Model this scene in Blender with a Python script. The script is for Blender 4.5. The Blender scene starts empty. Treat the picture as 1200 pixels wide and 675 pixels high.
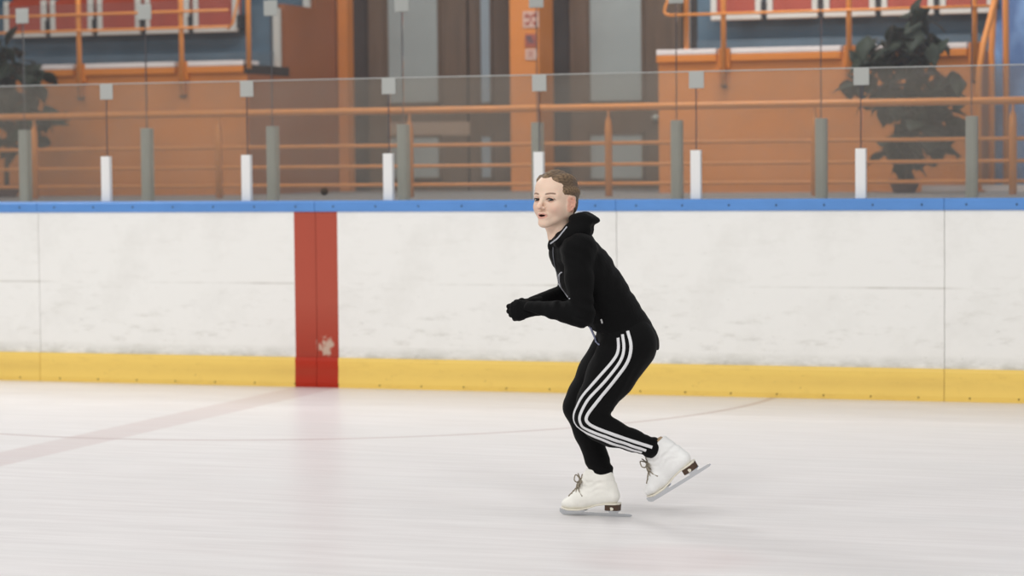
import bpy, math, random
import numpy as np
from mathutils import Vector, Matrix
from mathutils.bvhtree import BVHTree

random.seed(7); rng = np.random.default_rng(7)
sc = bpy.context.scene
col = sc.collection

# ------------------------------------------------------------------ camera
FPX, CX, CY, CH = 2871.75, 6.2319, -14.3988, 1.4297
YAW, PIT, ROL = 0.3286966, 0.0514283, -0.00931
Fv = np.array([-math.sin(YAW)*math.cos(PIT), math.cos(YAW)*math.cos(PIT), -math.sin(PIT)])
R0 = np.array([math.cos(YAW), math.sin(YAW), 0.0]); U0 = np.cross(R0, Fv)
Rv = R0*math.cos(ROL)+U0*math.sin(ROL); Uv = -R0*math.sin(ROL)+U0*math.cos(ROL)
CAM = np.array([CX, CY, CH])

def ray(px, py):
    return Fv*FPX + Rv*(px-600) - Uv*(py-337.5)
def at(px, py, Y):                     # a measured point on the upright plane y = Y
    d = ray(px, py); t = (Y-CAM[1])/d[1]; return CAM+d*t
def ground(px, py, z=0.0):
    d = ray(px, py); t = (z-CAM[2])/d[2]; return CAM+d*t

cd = bpy.data.cameras.new('camera'); cam = bpy.data.objects.new('camera', cd); col.objects.link(cam)
M = Matrix.Identity(4)
for i in range(3):
    M[i][0] = Rv[i]; M[i][1] = Uv[i]; M[i][2] = -Fv[i]; M[i][3] = CAM[i]
cam.matrix_world = M
cd.sensor_width = 36; cd.lens = FPX/1200*36; cd.clip_end = 200
cd.dof.use_dof = True; cd.dof.focus_distance = 9.80; cd.dof.aperture_fstop = 2.8
sc.camera = cam

# ------------------------------------------------------------------ materials
def lin(c):
    return tuple(((v/255)/12.92 if v/255 <= .04045 else ((v/255+.055)/1.055)**2.4) for v in c)
class NT:
    def __init__(s, m): s.t = m.node_tree; s.n = s.t.nodes; s.l = s.t.links
    def add(s, typ, **kw):
        n = s.n.new(typ)
        for k, v in kw.items():
            if k.startswith('_'): setattr(n, k[1:], v)
            else: n.inputs[k.replace('__', ' ')].default_value = v
        return n
    def link(s, a, b): s.l.new(a, b)
    def math(s, op, a, b=None, c=None):
        n = s.n.new('ShaderNodeMath'); n.operation = op
        for i, v in enumerate((a, b, c)):
            if v is None: continue
            if isinstance(v, (int, float)): n.inputs[i].default_value = v
            else: s.l.new(v, n.inputs[i])
        return n.outputs[0]
    def mix(s, fac, a, b):
        n = s.n.new('ShaderNodeMix'); n.data_type = 'RGBA'
        for i, v in ((0, fac), (6, a), (7, b)):
            if isinstance(v, (int, float)): n.inputs[i].default_value = v
            elif isinstance(v, tuple): n.inputs[i].default_value = v if len(v) == 4 else (*v, 1)
            else: s.l.new(v, n.inputs[i])
        return n.outputs[2]
    def noise(s, scale, stretch=(1, 1, 1), detail=4, rough=.55, coord='Object'):
        tc = s.n.new('ShaderNodeTexCoord'); mp = s.n.new('ShaderNodeMapping'); mp.inputs['Scale'].default_value = stretch
        nz = s.n.new('ShaderNodeTexNoise'); nz.inputs['Scale'].default_value = scale; nz.inputs['Detail'].default_value = detail; nz.inputs['Roughness'].default_value = rough
        s.l.new(tc.outputs[coord], mp.inputs[0]); s.l.new(mp.outputs[0], nz.inputs['Vector']); return nz.outputs['Fac']
    def ramp(s, fac, lo, hi):
        n = s.n.new('ShaderNodeMapRange'); n.inputs[1].default_value = lo; n.inputs[2].default_value = hi; s.l.new(fac, n.inputs[0]); return n.outputs[0]

def mat(name, rgb, rough=.5, metal=0, var=0.0, vscale=4, stretch=(1, 1, 1), bump=0, bscale=80, spec=.5, bstretch=(1, 1, 1), attr=False, sheen=0):
    m = bpy.data.materials.new(name); m.use_nodes = True; t = NT(m); b = m.node_tree.nodes['Principled BSDF']
    c = lin(rgb); b.inputs['Base Color'].default_value = (*c, 1); b.inputs['Roughness'].default_value = rough; b.inputs['Metallic'].default_value = metal
    b.inputs['Specular IOR Level'].default_value = spec
    if sheen: b.inputs['Sheen Weight'].default_value = sheen
    if attr:
        a = t.n.new('ShaderNodeAttribute'); a.attribute_name = 'Col'; t.link(a.outputs['Color'], b.inputs['Base Color'])
    elif var:
        f = t.noise(vscale, stretch); d = tuple(max(0, v*(1-var)) for v in c); e = tuple(min(1, v*(1+var)) for v in c)
        t.link(t.mix(t.ramp(f, .3, .7), d, e), b.inputs['Base Color'])
    if bump:
        bp = t.n.new('ShaderNodeBump'); bp.inputs['Strength'].default_value = bump; bp.inputs['Distance'].default_value = .01
        t.link(t.noise(bscale, bstretch), bp.inputs['Height']); t.link(bp.outputs[0], b.inputs['Normal'])
    return m

MT = {}
MT['orange'] = mat('orange_paint', (206, 128, 62), .5, var=.10, vscale=1.5, spec=.3)
MT['orange_lip'] = mat('orange_lip', (206, 124, 48), .5, spec=.3)
MT['orange_rail'] = mat('orange_rail_enamel', (226, 144, 68), .35, var=.05)
MT['shaded_wall'] = mat('shaded_orange_paint', (146, 90, 58), .6, var=.08, vscale=1.5, spec=.2)  # orange wall with its shade painted into the colour
MT['door_wood'] = mat('door_brown_wood', (92, 74, 60), .5, var=.18, vscale=3, stretch=(9, 9, .5), spec=.3)
MT['door_dark'] = mat('door_dark_recess', (58, 52, 50), .6, var=.1, spec=.2)
MT['beige'] = mat('beige_push_panel', (150, 128, 110), .5)
MT['frost'] = mat('frosted_grey_glass', (142, 148, 146), .25, var=.07, vscale=2)
MT['bluepane'] = mat('blue_grey_glass', (140, 152, 160), .25, var=.05, vscale=2)
MT['concrete'] = mat('blue_grey_concrete', (84, 106, 122), .8, var=.16, vscale=2.5, spec=.2)
MT['floor_grey'] = mat('walkway_grey', (128, 126, 122), .7, var=.1, vscale=3)
MT['ledge'] = mat('pale_ledge', (222, 212, 208), .5, var=.05)
MT['white_trim'] = mat('pale_trim', (186, 186, 180), .5)
MT['blue_wall'] = None
MT['seat_red'] = mat('seat_red_plastic', (156, 66, 48), .45, var=.1, vscale=6)
MT['seat_white'] = mat('seat_white_plastic', (196, 196, 190), .4)
MT['black'] = mat('black_steel', (26, 27, 30), .5)
MT['post_white'] = mat('white_post_paint', (236, 236, 234), .4)
MT['alu'] = mat('grey_aluminium', (168, 172, 164), .5, metal=.15, var=.1, vscale=8, stretch=(1, 1, .3))
MT['clip'] = mat('clear_clip_plastic', (176, 178, 174), .35)
MT['gasket'] = mat('grey_gasket', (84, 80, 84), .6)
MT['leaf'] = mat('dark_green_leaf', (40, 48, 38), .6, var=.25, vscale=5, spec=.2)
MT['bark'] = mat('plant_bark', (70, 58, 46), .8)
MT['pot'] = mat('dark_clay_pot', (96, 62, 52), .6)
MT['soil'] = mat('potting_soil', (40, 32, 26), .9)
MT['sign_white'] = mat('sign_white', (206, 172, 156), .5)
MT['sign_red'] = mat('sign_red', (160, 82, 66), .5)
MT['sign_dark'] = mat('sign_dark_blue', (98, 74, 80), .5)
MT['screw'] = mat('screw_dark', (58, 66, 84), .4, metal=.5)
MT['kick_screw'] = mat('kick_screw_brown', (120, 96, 44), .5, metal=.3)
MT['blue_cap'] = mat('blue_cap_plastic', (92, 146, 214), .4, var=.07, vscale=7, stretch=(.5, 1, 1))
MT['skin'] = mat('skin', (224, 188, 168), .5, attr=True, spec=.3)
MT['skin'].node_tree.nodes['Principled BSDF'].inputs['Subsurface Weight'].default_value = .12
MT['skin'].node_tree.nodes['Principled BSDF'].inputs['Subsurface Radius'].default_value = (.008, .003, .002)
MT['eye'] = mat('eye', (240, 238, 232), .15, attr=True)
MT['hair'] = mat('dark_blond_hair', (128, 102, 74), .5, attr=True, bump=.6, bscale=60, bstretch=(.4, 4, 4), spec=.35)
MT['jacket'] = mat('black_fleece', (8, 8, 9), .85, var=.25, vscale=9, bump=.6, bscale=12, bstretch=(1.6, 1.6, .5), spec=.15, sheen=.02)
MT['trousers'] = mat('black_tracksuit_knit', (8, 8, 9), .8, bump=.35, bscale=16, bstretch=(1, 1, .7), spec=.15, sheen=.02)
MT['glove'] = mat('black_knit_glove', (6, 6, 7), .9, bump=.4, bscale=120, spec=.2)
MT['stripe'] = mat('white_stripe', (226, 226, 228), .6)
MT['piping'] = mat('pale_grey_piping', (186, 188, 196), .5)
MT['lace_blue'] = mat('blue_white_drawstring', (160, 166, 196), .6)
MT['leather'] = mat('white_boot_leather', (240, 240, 238), .45, var=.05, vscale=14, bump=.25, bscale=35)
MT['leather_worn'] = mat('worn_cream_leather', (243, 241, 233), .5, var=.06, vscale=20, bump=.3, bscale=35)
MT['sole'] = mat('cream_sole', (232, 226, 210), .5)
MT['heel'] = mat('brown_heel_stack', (76, 54, 38), .5, var=.15, vscale=12, stretch=(1, 1, 8))
MT['lace'] = mat('grey_brown_lace', (150, 140, 124), .8)
MT['lid'] = mat('eyelid_skin', (216, 178, 160), .5, spec=.3)
MT['zip'] = mat('dark_grey_zip', (96, 98, 106), .5)
MT['lash'] = mat('dark_brown_lash', (52, 38, 32), .7)
MT['sock'] = mat('tan_sock', (168, 142, 112), .7)
MT['steel'] = mat('blade_steel', (205, 208, 212), .22, metal=1.0, var=.05)
MT['label_tag'] = mat('small_pale_tag', (190, 190, 190), .6)

# blue drape like wall
m = bpy.data.materials.new('blue_mottled_wall'); m.use_nodes = True; t = NT(m); b = m.node_tree.nodes['Principled BSDF']
f = t.noise(4, (1, 1, .5), 3, .5); t.link(t.mix(t.ramp(f, .40, .60), lin((84, 114, 162)), lin((124, 160, 206))), b.inputs['Base Color']); b.inputs['Roughness'].default_value = .7
MT['blue_wall'] = m

# ice
m = bpy.data.materials.new('ice'); m.use_nodes = True; t = NT(m); b = m.node_tree.nodes['Principled BSDF']
g = t.n.new('ShaderNodeNewGeometry'); sx = t.n.new('ShaderNodeSeparateXYZ'); t.link(g.outputs['Position'], sx.inputs[0]); X, Y = sx.outputs[0], sx.outputs[1]
def band(v, c, w, soft): # 1 inside |v-c|<w
    return t.math('SUBTRACT', 1, t.ramp(t.math('ABSOLUTE', t.math('SUBTRACT', v, c)), w-soft, w+soft))
st = t.noise(3.0, (.5, 5, 1), 6, .6, 'Object'); st2 = t.noise(.8, (.6, 2.2, 1), 4, .5, 'Object')
base = t.mix(t.ramp(st, .35, .7), lin((226, 222, 222)), lin((238, 235, 235)))
base = t.mix(t.math('MULTIPLY', t.ramp(st2, .45, .7), .25), base, lin((220, 220, 220)))
cl = t.math('MULTIPLY', band(X, 0, .15, .02), .42)
base = t.mix(t.math('MULTIPLY', cl, t.ramp(st, .2, .8)), base, lin((172, 124, 122)))
rad = t.math('SQRT', t.math('ADD', t.math('MULTIPLY', X, X), t.math('MULTIPLY', Y, Y)))
base = t.mix(t.math('MULTIPLY', band(rad, 2.975, .022, .012), .42), base, lin((156, 122, 118)))
q = ground(785, 655)
rd = t.math('SQRT', t.math('ADD', t.math('POWER', t.math('SUBTRACT', X, float(q[0])), 2), t.math('POWER', t.math('SUBTRACT', Y, float(q[1])), 2)))
base = t.mix(t.math('MULTIPLY', t.math('SUBTRACT', 1, t.ramp(rd, .22, .40)), .10), base, lin((200, 130, 130)))
t.link(base, b.inputs['Base Color']); b.inputs['IOR'].default_value = 1.31; b.inputs['Specular IOR Level'].default_value = .15
t.link(t.math('ADD', .24, t.math('MULTIPLY', st, .16)), b.inputs['Roughness'])
bp = t.n.new('ShaderNodeBump'); bp.inputs['Strength'].default_value = .08; bp.inputs['Distance'].default_value = .004; t.link(t.noise(14, (.6, 3, 1), 5), bp.inputs['Height']); t.link(bp.outputs[0], b.inputs['Normal'])
MT['ice'] = m

# board white / red with scuffs; yellow kick strip
def board_mat(name, rgb, dirt_and_shade, scuff_amt, worn=None):
    m = bpy.data.materials.new(name); m.use_nodes = True; t = NT(m); b = m.node_tree.nodes['Principled BSDF']
    g = t.n.new('ShaderNodeNewGeometry'); sx = t.n.new('ShaderNodeSeparateXYZ'); t.link(g.outputs['Position'], sx.inputs[0]); Z = sx.outputs[2]
    s1 = t.noise(7, (.7, 1, 2.4), 8, .75); s2 = t.noise(42, (.6, 1, 1.0), 5, .65); s3 = t.noise(2.2, (1, 1, 1), 5, .6)
    low = t.math('SUBTRACT', 1.0, t.ramp(Z, .15, .75))           # puck and skate scuffs gather low on the board
    c = lin(rgb); d = lin(dirt_and_shade)
    k = t.math('MULTIPLY', t.ramp(s1, .54, .80), t.math('ADD', .14*scuff_amt, t.math('MULTIPLY', low, .55*scuff_amt)))
    cc = t.mix(k, c, d)
    k2 = t.math('MULTIPLY', t.ramp(s2, .66, .76), t.math('ADD', .22*scuff_amt, t.math('MULTIPLY', low, .7*scuff_amt)))
    cc = t.mix(k2, cc, tuple(v*.55 for v in d))
    cc = t.mix(t.math('MULTIPLY', t.ramp(s3, .5, .75), .18*scuff_amt), cc, d)
    if not worn and 'board' in name:
        gr = t.math('MULTIPLY', t.math('SUBTRACT', 1, t.ramp(Z, .19, .27)), t.ramp(t.noise(9, (.6, 1, 1.5), 6, .7), .35, .6))
        cc = t.mix(t.math('MULTIPLY', gr, .5), cc, lin((150, 150, 134)))
        ln = t.math('MULTIPLY', t.math('SUBTRACT', 1, t.ramp(t.math('ABSOLUTE', t.math('SUBTRACT', Z, .665)), .003, .010)), t.ramp(t.noise(1.3, (1, 1, .2), 4, .6), .42, .6))
        cc = t.mix(t.math('MULTIPLY', ln, .4), cc, lin((160, 154, 140)))
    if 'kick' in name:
        cove_shade = t.math('MULTIPLY', t.math('SUBTRACT', 1, t.ramp(t.math('ABSOLUTE', t.math('SUBTRACT', Z, .10)), .01, .05)), t.ramp(t.noise(3, (.5, 1, 1), 4, .6), .25, .6))  # darker middle band paints the shade of the strip's curved profile
        cc = t.mix(t.math('MULTIPLY', cove_shade, .35), cc, d)
    if worn:
        w = t.noise(13, (1.3, 1, 1), 7, .75); w2 = t.noise(5, (1, 1, 1), 3, .5)
        px = t.math('ABSOLUTE', t.math('SUBTRACT', sx.outputs[0], .05)); pz = t.math('ABSOLUTE', t.math('SUBTRACT', Z, .27))
        msk = t.math('SUBTRACT', 1, t.ramp(t.math('ADD', t.math('SQRT', t.math('ADD', t.math('MULTIPLY', px, px), t.math('MULTIPLY', pz, pz))), t.math('MULTIPLY', w2, .14)), .06, .22))
        cc = t.mix(t.math('MULTIPLY', t.ramp(t.math('MULTIPLY', w, msk), .30, .36), .8), cc, lin(worn))
        fade = t.ramp(Z, .25, .55)                               # the stripe is paler towards the top
        cc = t.mix(t.math('MULTIPLY', fade, .32), cc, lin((196, 112, 92)))
    t.link(cc, b.inputs['Base Color']); b.inputs['Roughness'].default_value = .42; b.inputs['Specular IOR Level'].default_value = .3
    return m
MT['board'] = board_mat('white_board_plastic', (246, 245, 241), (176, 172, 160), 1.0)
MT['stripe_red'] = board_mat('red_board_stripe', (172, 62, 44), (124, 66, 52), .6, worn=(206, 190, 170))
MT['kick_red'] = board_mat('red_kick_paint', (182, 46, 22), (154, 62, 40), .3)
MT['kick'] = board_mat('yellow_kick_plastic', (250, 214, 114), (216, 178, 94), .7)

# glass: scratched acrylic, milky
def glass_mat(name, haze, tint, hz):
    m = bpy.data.materials.new(name); m.use_nodes = True; t = NT(m); n = t.n
    n.remove(n['Principled BSDF']); out = n['Material Output']
    tr = n.new('ShaderNodeBsdfTransparent'); tr.inputs[0].default_value = (*tint, 1)
    df = n.new('ShaderNodeBsdfDiffuse'); df.inputs[0].default_value = (*lin(hz), 1)
    tl = n.new('ShaderNodeBsdfTranslucent'); tl.inputs[0].default_value = (*lin(hz), 1)
    sd = n.new('ShaderNodeMixShader'); sd.inputs[0].default_value = .5; t.link(df.outputs[0], sd.inputs[1]); t.link(tl.outputs[0], sd.inputs[2])
    gl = n.new('ShaderNodeBsdfGlossy'); gl.inputs['Roughness'].default_value = .06; gl.inputs[0].default_value = (1, 1, 1, 1)
    a = n.new('ShaderNodeMixShader'); t.link(tr.outputs[0], a.inputs[1]); t.link(sd.outputs[0], a.inputs[2])
    f = t.noise(2.2, (1, 1, 1.4), 5, .6); f2 = t.noise(30, (.4, 1, 2), 4, .7)
    t.link(t.math('ADD', haze*.75, t.math('ADD', t.math('MULTIPLY', t.ramp(f, .3, .75), haze*.6), t.math('MULTIPLY', t.ramp(f2, .66, .76), haze*.4))), a.inputs[0])
    fr = n.new('ShaderNodeFresnel'); fr.inputs[0].default_value = 1.35
    c = n.new('ShaderNodeMixShader'); t.link(t.math('MULTIPLY', fr.outputs[0], .5), c.inputs[0]); t.link(a.outputs[0], c.inputs[1]); t.link(gl.outputs[0], c.inputs[2])
    t.link(c.outputs[0], out.inputs[0]); return m
MT['glass'] = glass_mat('hazy_scratched_acrylic', .125, (.95, .945, .935), (190, 184, 174))
MT['glass_far'] = glass_mat('clear_acrylic', .05, (.95, .95, .95), (190, 190, 196))
MT['glass_edge'] = mat('acrylic_edge', (176, 178, 176), .4)

# ------------------------------------------------------------------ mesh helpers
class MB:
    def __init__(s): s.v = []; s.f = []; s.sm = []
    def poly(s, vs, fs, smooth=False):
        o = len(s.v); s.v += [tuple(map(float, v)) for v in vs]; s.f += [tuple(i+o for i in f) for f in fs]; s.sm += [smooth]*len(fs); return s
    def box(s, lo, hi):
        x0, y0, z0 = lo; x1, y1, z1 = hi
        return s.poly([(x0, y0, z0), (x1, y0, z0), (x1, y1, z0), (x0, y1, z0), (x0, y0, z1), (x1, y0, z1), (x1, y1, z1), (x0, y1, z1)],
                      [(0, 3, 2, 1), (4, 5, 6, 7), (0, 1, 5, 4), (1, 2, 6, 5), (2, 3, 7, 6), (3, 0, 4, 7)])
    def prism(s, prof, axis, a, b):        # prof: 2D points in the plane across axis; axis 0: (y,z), 1: (x,z), 2: (x,y)
        n = len(prof)
        def P(p, w): return (w, p[0], p[1]) if axis == 0 else (p[0], w, p[1]) if axis == 1 else (p[0], p[1], w)
        vs = [P(p, a) for p in prof]+[P(p, b) for p in prof]
        fs = [tuple(range(n)), tuple(range(2*n-1, n-1, -1))]+[(i, i+n, (i+1) % n+n, (i+1) % n) for i in range(n)]
        return s.poly(vs, fs)
    def tube(s, pts, r, seg=10, caps=True):
        pts = [np.array(p, float) for p in pts]; n = len(pts); rs = r if hasattr(r, '__len__') else [r]*n
        up = np.array([0, 0, 1.0]); vs = []; prev = None
        for i, p in enumerate(pts):
            d = pts[min(i+1, n-1)]-pts[max(i-1, 0)]; d /= np.linalg.norm(d)+1e-12
            if prev is None:
                a = np.cross(d, up)
                if np.linalg.norm(a) < 1e-3: a = np.cross(d, [1, 0, 0])
            else: a = prev-d*(prev@d)
            a /= np.linalg.norm(a); prev = a; c = np.cross(d, a)
            for k in range(seg):
                an = 2*math.pi*k/seg; vs.append(p+rs[i]*(a*math.cos(an)+c*math.sin(an)))
        fs = [(i*seg+k, i*seg+(k+1) % seg, (i+1)*seg+(k+1) % seg, (i+1)*seg+k) for i in range(n-1) for k in range(seg)]
        if caps: fs += [tuple(range(seg-1, -1, -1)), tuple(range((n-1)*seg, n*seg))]
        return s.poly(vs, fs, True)
    def lathe(s, prof, c, seg=20):         # prof: (radius, z)
        vs = []
        for r, z in prof:
            for k in range(seg):
                an = 2*math.pi*k/seg; vs.append((c[0]+r*math.cos(an), c[1]+r*math.sin(an), c[2]+z))
        n = len(prof); fs = [(i*seg+k, i*seg+(k+1) % seg, (i+1)*seg+(k+1) % seg, (i+1)*seg+k) for i in range(n-1) for k in range(seg)]
        fs += [tuple(range(seg-1, -1, -1)), tuple(range((n-1)*seg, n*seg))]
        return s.poly(vs, fs, True)
    def build(s, name, m, parent=None, bevel=0):
        me = bpy.data.meshes.new(name); org = np.array([0, 0, 0.])
        if parent is not None: org = np.array(ROOT[parent.name])
        me.from_pydata([tuple(np.array(v)-org) for v in s.v], [], s.f); me.polygons.foreach_set('use_smooth', s.sm); me.update()
        me.materials.append(m); o = bpy.data.objects.new(name, me); col.objects.link(o)
        import bmesh
        bm = bmesh.new(); bm.from_mesh(me); bmesh.ops.recalc_face_normals(bm, faces=bm.faces); bm.to_mesh(me); bm.free()
        if parent is not None: o.parent = parent; ROOT[o.name] = tuple(org)
        else: ROOT[o.name] = (0, 0, 0)
        if bevel:
            md = o.modifiers.new('bevel', 'BEVEL'); md.width = bevel; md.segments = 2; md.limit_method = 'ANGLE'
        return o
ROOT = {}
def thing(name, label, cat, loc=(0, 0, 0), group=None):
    o = bpy.data.objects.new(name, None); col.objects.link(o); o.location = tuple(map(float, loc)); o.empty_display_size = .1
    ROOT[o.name] = tuple(map(float, loc)); o['label'] = label; o['category'] = cat
    if group: o['group'] = group
    return o
def tag(o, label, cat, group=None):
    o['label'] = label; o['category'] = cat
    if group: o['group'] = group
    return o
def struct(o): o['kind'] = 'structure'; return o
def recentre(o, c):                        # move a top-level mesh's origin to c
    c = Vector(tuple(map(float, c))); o.data.transform(Matrix.Translation(-c)); o.location = c; return o
# ------------------------------------------------------------------ rink floor and boards
ICE_X0, ICE_X1 = -14.0, 16.0
struct(MB().box((ICE_X0, -20, -.2), (ICE_X1, .0, 0)).build('floor', MT['ice']))
BT = 1.193; CAPH = .069; KH = .192
names = {-4: 'far left', -2: 'left', 0: 'right', 2: 'r', 4: 'far right'}
blabel = {-4: 'white rink board at the left edge of the photo, before the first seam',
          -2: 'white rink board whose right end carries half of the red stripe',
          0: 'white rink board behind the skater, its left end painted red',
          2: 'white scuffed rink board between the two seams right of the skater',
          4: 'white rink board at the right edge of the photo, past the last seam'}
for x0 in (-4, -2, 0, 2, 4):
    x1 = x0+2; g = .0016
    a, c = x0+g, x1-g
    rt = thing('rink_board', blabel[x0], 'rink board', ((x0+x1)/2, 0.05, 0), 'boards along the ice')
    ra = (x0 == -2); rb = (x0 == 0)
    fa, fc = (a, -.15) if ra else ((.15, c) if rb else (a, c))
    MB().box((fa, 0, KH), (fc, .02, BT-CAPH)).build('facing_sheet', MT['board'], rt)
    kp = [(.0, 0), (-.012, 0), (-.016, .03), (-.012, .085), (-.010, .12), (-.013, .17), (-.009, KH), (.0, KH)]
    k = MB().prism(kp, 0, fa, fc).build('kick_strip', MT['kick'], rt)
    n = 7
    for i in range(n):
        sx_ = x0+.15+i*(1.7/(n-1))
        if ra and sx_ > -.15 or rb and sx_ < .15: continue
        MB().lathe([(.0065, 0), (.0065, .004), (.003, .006)], (0, 0, 0), 8)
        s_ = MB(); s_.tube([(sx_, -.0145, .022), (sx_, -.017, .022)], .0055, 8); s_.build('screw', MT['kick_screw'], k)
    if ra or rb:
        xa, xb = ((-.15, c) if ra else (a, .15))
        r_ = MB().box((xa, 0, KH), (xb, .02, BT-CAPH)).build('red_stripe', MT['stripe_red'], rt); r_['label'] = 'red stripe, chipped near the bottom'
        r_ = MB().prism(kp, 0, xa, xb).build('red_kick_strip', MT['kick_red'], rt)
    cp = [(-.012, BT-CAPH), (-.016, BT-CAPH+.01), (-.016, BT-.012), (-.006, BT), (.13, BT), (.13, BT-.03), (.02, BT-.03), (.02, BT-CAPH)]
    cpo = MB().prism(cp, 0, a, c).build('cap_rail', MT['blue_cap'], rt)
    for i in range(7):
        sx_ = x0+.13+i*(1.74/6)
        MB().tube([(sx_, -.0155, BT-.036), (sx_, -.0185, BT-.036)], .006, 8).build('screw', MT['screw'], cpo)
    f_ = MB()
    for xx in (a+.03, (a+c)/2, c-.03): f_.box((xx-.03, .02, 0), (xx+.03, .10, BT-.03))
    f_.box((a, .02, .0), (c, .1, .05)); f_.build('steel_frame', MT['alu'], rt)

# ------------------------------------------------------------------ near glass: white posts, hazy panes
PW = [-1.524, -.508, .478, 1.482, 2.486, 3.495]; PW = [-3.52, -2.52]+PW+[4.50, 5.5]
ZG = 1.965
GY = .10
wl = {2: 'white glass post left of the red stripe, first from the left edge', 3: 'white glass post just left above the red stripe',
      4: 'white glass post between the red stripe and the skater', 5: 'white glass post directly behind the skater head',
      6: 'first white glass post right of the skater', 7: 'second white glass post right of the skater, below the big plant',
      8: 'white glass post cut by the right edge of the photo'}
for i, x in enumerate(PW):
    if i not in wl: continue
    w = .031
    p = MB().prism([(x-w, GY-.050), (x+w, GY-.050), (x+w, GY-.009), (x-w, GY-.009)], 2, BT, 1.49)
    o = p.build('glass_post', MT['post_white'], None, .003); recentre(o, (x, GY, BT)); tag(o, wl[i], 'post', 'white posts on the boards')
gl = {1: 'low hazy glass panel at the left edge above the rink board', 2: 'low hazy glass panel in front of the left seats, second from the left edge',
      3: 'low hazy glass panel above the red stripe, with a dark round plug', 4: 'low hazy glass panel left of the skater head',
      5: 'low hazy glass panel right of the skater head', 6: 'low hazy glass panel in front of the left part of the right stand wall',
      7: 'low hazy glass panel in front of the big dark plant'}
for i in range(1, 8):
    xa, xb = PW[i]+.004, PW[i+1]-.004
    o = MB().box((xa, GY-.006, BT+.002), (xb, GY+.006, ZG)).build('rink_glass', MT['glass']); recentre(o, ((xa+xb)/2, GY, BT)); ROOT[o.name] = tuple(o.location)
    tag(o, gl[i], 'glass panel', 'low glass panels on the boards')
    MB().box((xa, GY-.0065, ZG), (xb, GY+.0065, ZG+.006)).build('top_edge', MT['glass_edge'], o)
    MB().box((xb-.004, GY-.007, 1.49), (xb+.003, GY-.003, ZG-.1)).build('joint_seal', MT['gasket'], o)
    zc = ZG-.048; xc = PW[i+1]
    c_ = MB().box((xc-.047, GY-.016, zc-.052), (xc+.047, GY-.008, zc+.052)).build('joint_clip', MT['clip'], o, .004)
    if i == 3:
        q = at(380, 224.5, GY-.01); MB().tube([(q[0], GY-.014, q[2]), (q[0], GY-.004, q[2])], .024, 16).build('round_plug', MT['bark'], o)

# ------------------------------------------------------------------ bench strip, walkway block, tall rear glass
struct(MB().box((-14, .0, -.2), (16, 1.62, 0)).build('floor_bench', MT['floor_grey']))
WZ = 1.165
struct(MB().box((-9, 1.62, -.2), (10, 8.2, WZ)).build('floor_walkway', MT['floor_grey']))
GX = [-3.12+1.003*i for i in range(8)]; G2 = 1.75
p2 = [at(x, 232, G2)[0] for x in (31, 174, 321, 474, 631, 794, 963, 1139)]
rl = ['grey aluminium post at the left edge, behind the low glass', 'grey aluminium post in front of the left orange wall', 'grey aluminium post left of the red stripe, before the dark recess',
      'grey aluminium post in front of the left frosted door', 'grey aluminium post hidden partly by the white post behind the head', 'grey aluminium post in front of the right stand corner',
      'grey aluminium post left of the big plant', 'grey aluminium post right of the big plant']
for i, x in enumerate(p2):
    w = .036
    o = MB().prism([(x-w, G2-.04), (x-w*.5, G2-.05), (x+w*.5, G2-.05), (x+w, G2-.04), (x+w, G2+.03), (x-w, G2+.03)], 2, WZ, 1.70).build('partition_post', MT['alu'], None, .002)
    recentre(o, (x, G2, WZ)); tag(o, rl[i], 'post', 'grey posts of the rear partition')
gl2 = ['tall clear partition pane at the left edge, over the left plant', 'tall clear partition pane before the left seats, first full one', 'tall clear partition pane before the left stand end',
       'tall clear partition pane before the shaded orange recess', 'tall clear partition pane before the left door and orange pillar', 'tall clear partition pane before the right door',
       'tall clear partition pane before the right stand wall', 'tall clear partition pane before the big dark plant', 'tall clear partition pane at the right edge before the blue wall']
ed = [p2[0]-1.0]+list(p2)+[p2[-1]+1.0]
for i in range(9):
    xa, xb = ed[i]+.003, ed[i+1]-.003
    o = MB().box((xa, G2-.005, WZ), (xb, G2+.005, 2.62)).build('partition_glass', MT['glass_far']); recentre(o, ((xa+xb)/2, G2, WZ)); ROOT[o.name] = tuple(o.location)
    tag(o, gl2[i], 'glass panel', 'tall panes of the rear partition')
    if i < 8:
        MB().box((xb-.003, G2-.007, 1.7), (xb+.004, G2-.003, 2.52)).build('joint_seal', MT['gasket'], o)
        c_ = MB().box((xb-.05, G2-.016, 2.49), (xb+.056, G2-.006, 2.60)).build('joint_clip', MT['clip'], o, .004)

# ------------------------------------------------------------------ orange walkway railing
RY = 3.2
rt = thing('walkway_railing', 'orange tubular railing with four bars running behind the glass', 'railing', (.5, RY, WZ))
def rail(pts_px, r, nm):
    q = [at(x, y, RY) for x, y in pts_px]; z = sum(p[2] for p in q)/len(q)
    MB().tube([(-5.2, RY, z), (8.2, RY, z)], r, 12).build(nm, MT['orange_rail'], rt); return z
ztop = rail([(0, 137), (600, 128), (1200, 117.5)], .0265, 'top_rail')
zl = [rail([(0, 174), (600, 170), (1200, 163.5)], .0145, 'bar'), rail([(0, 197), (600, 194.5), (1200, 189.5)], .0135, 'bar'), rail([(0, 219), (600, 217), (1200, 211.5)], .0135, 'bar')]
for px in (40, 256, 480, 713, 955, 1187):
    x = at(px, 150, RY)[0]
    MB().lathe([(.028, 0), (.028, .5), (.024, .56), (.009, .60), (.009, ztop-WZ)], (x, RY+.0, WZ), 12).build('post', MT['orange_rail'], rt)

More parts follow.
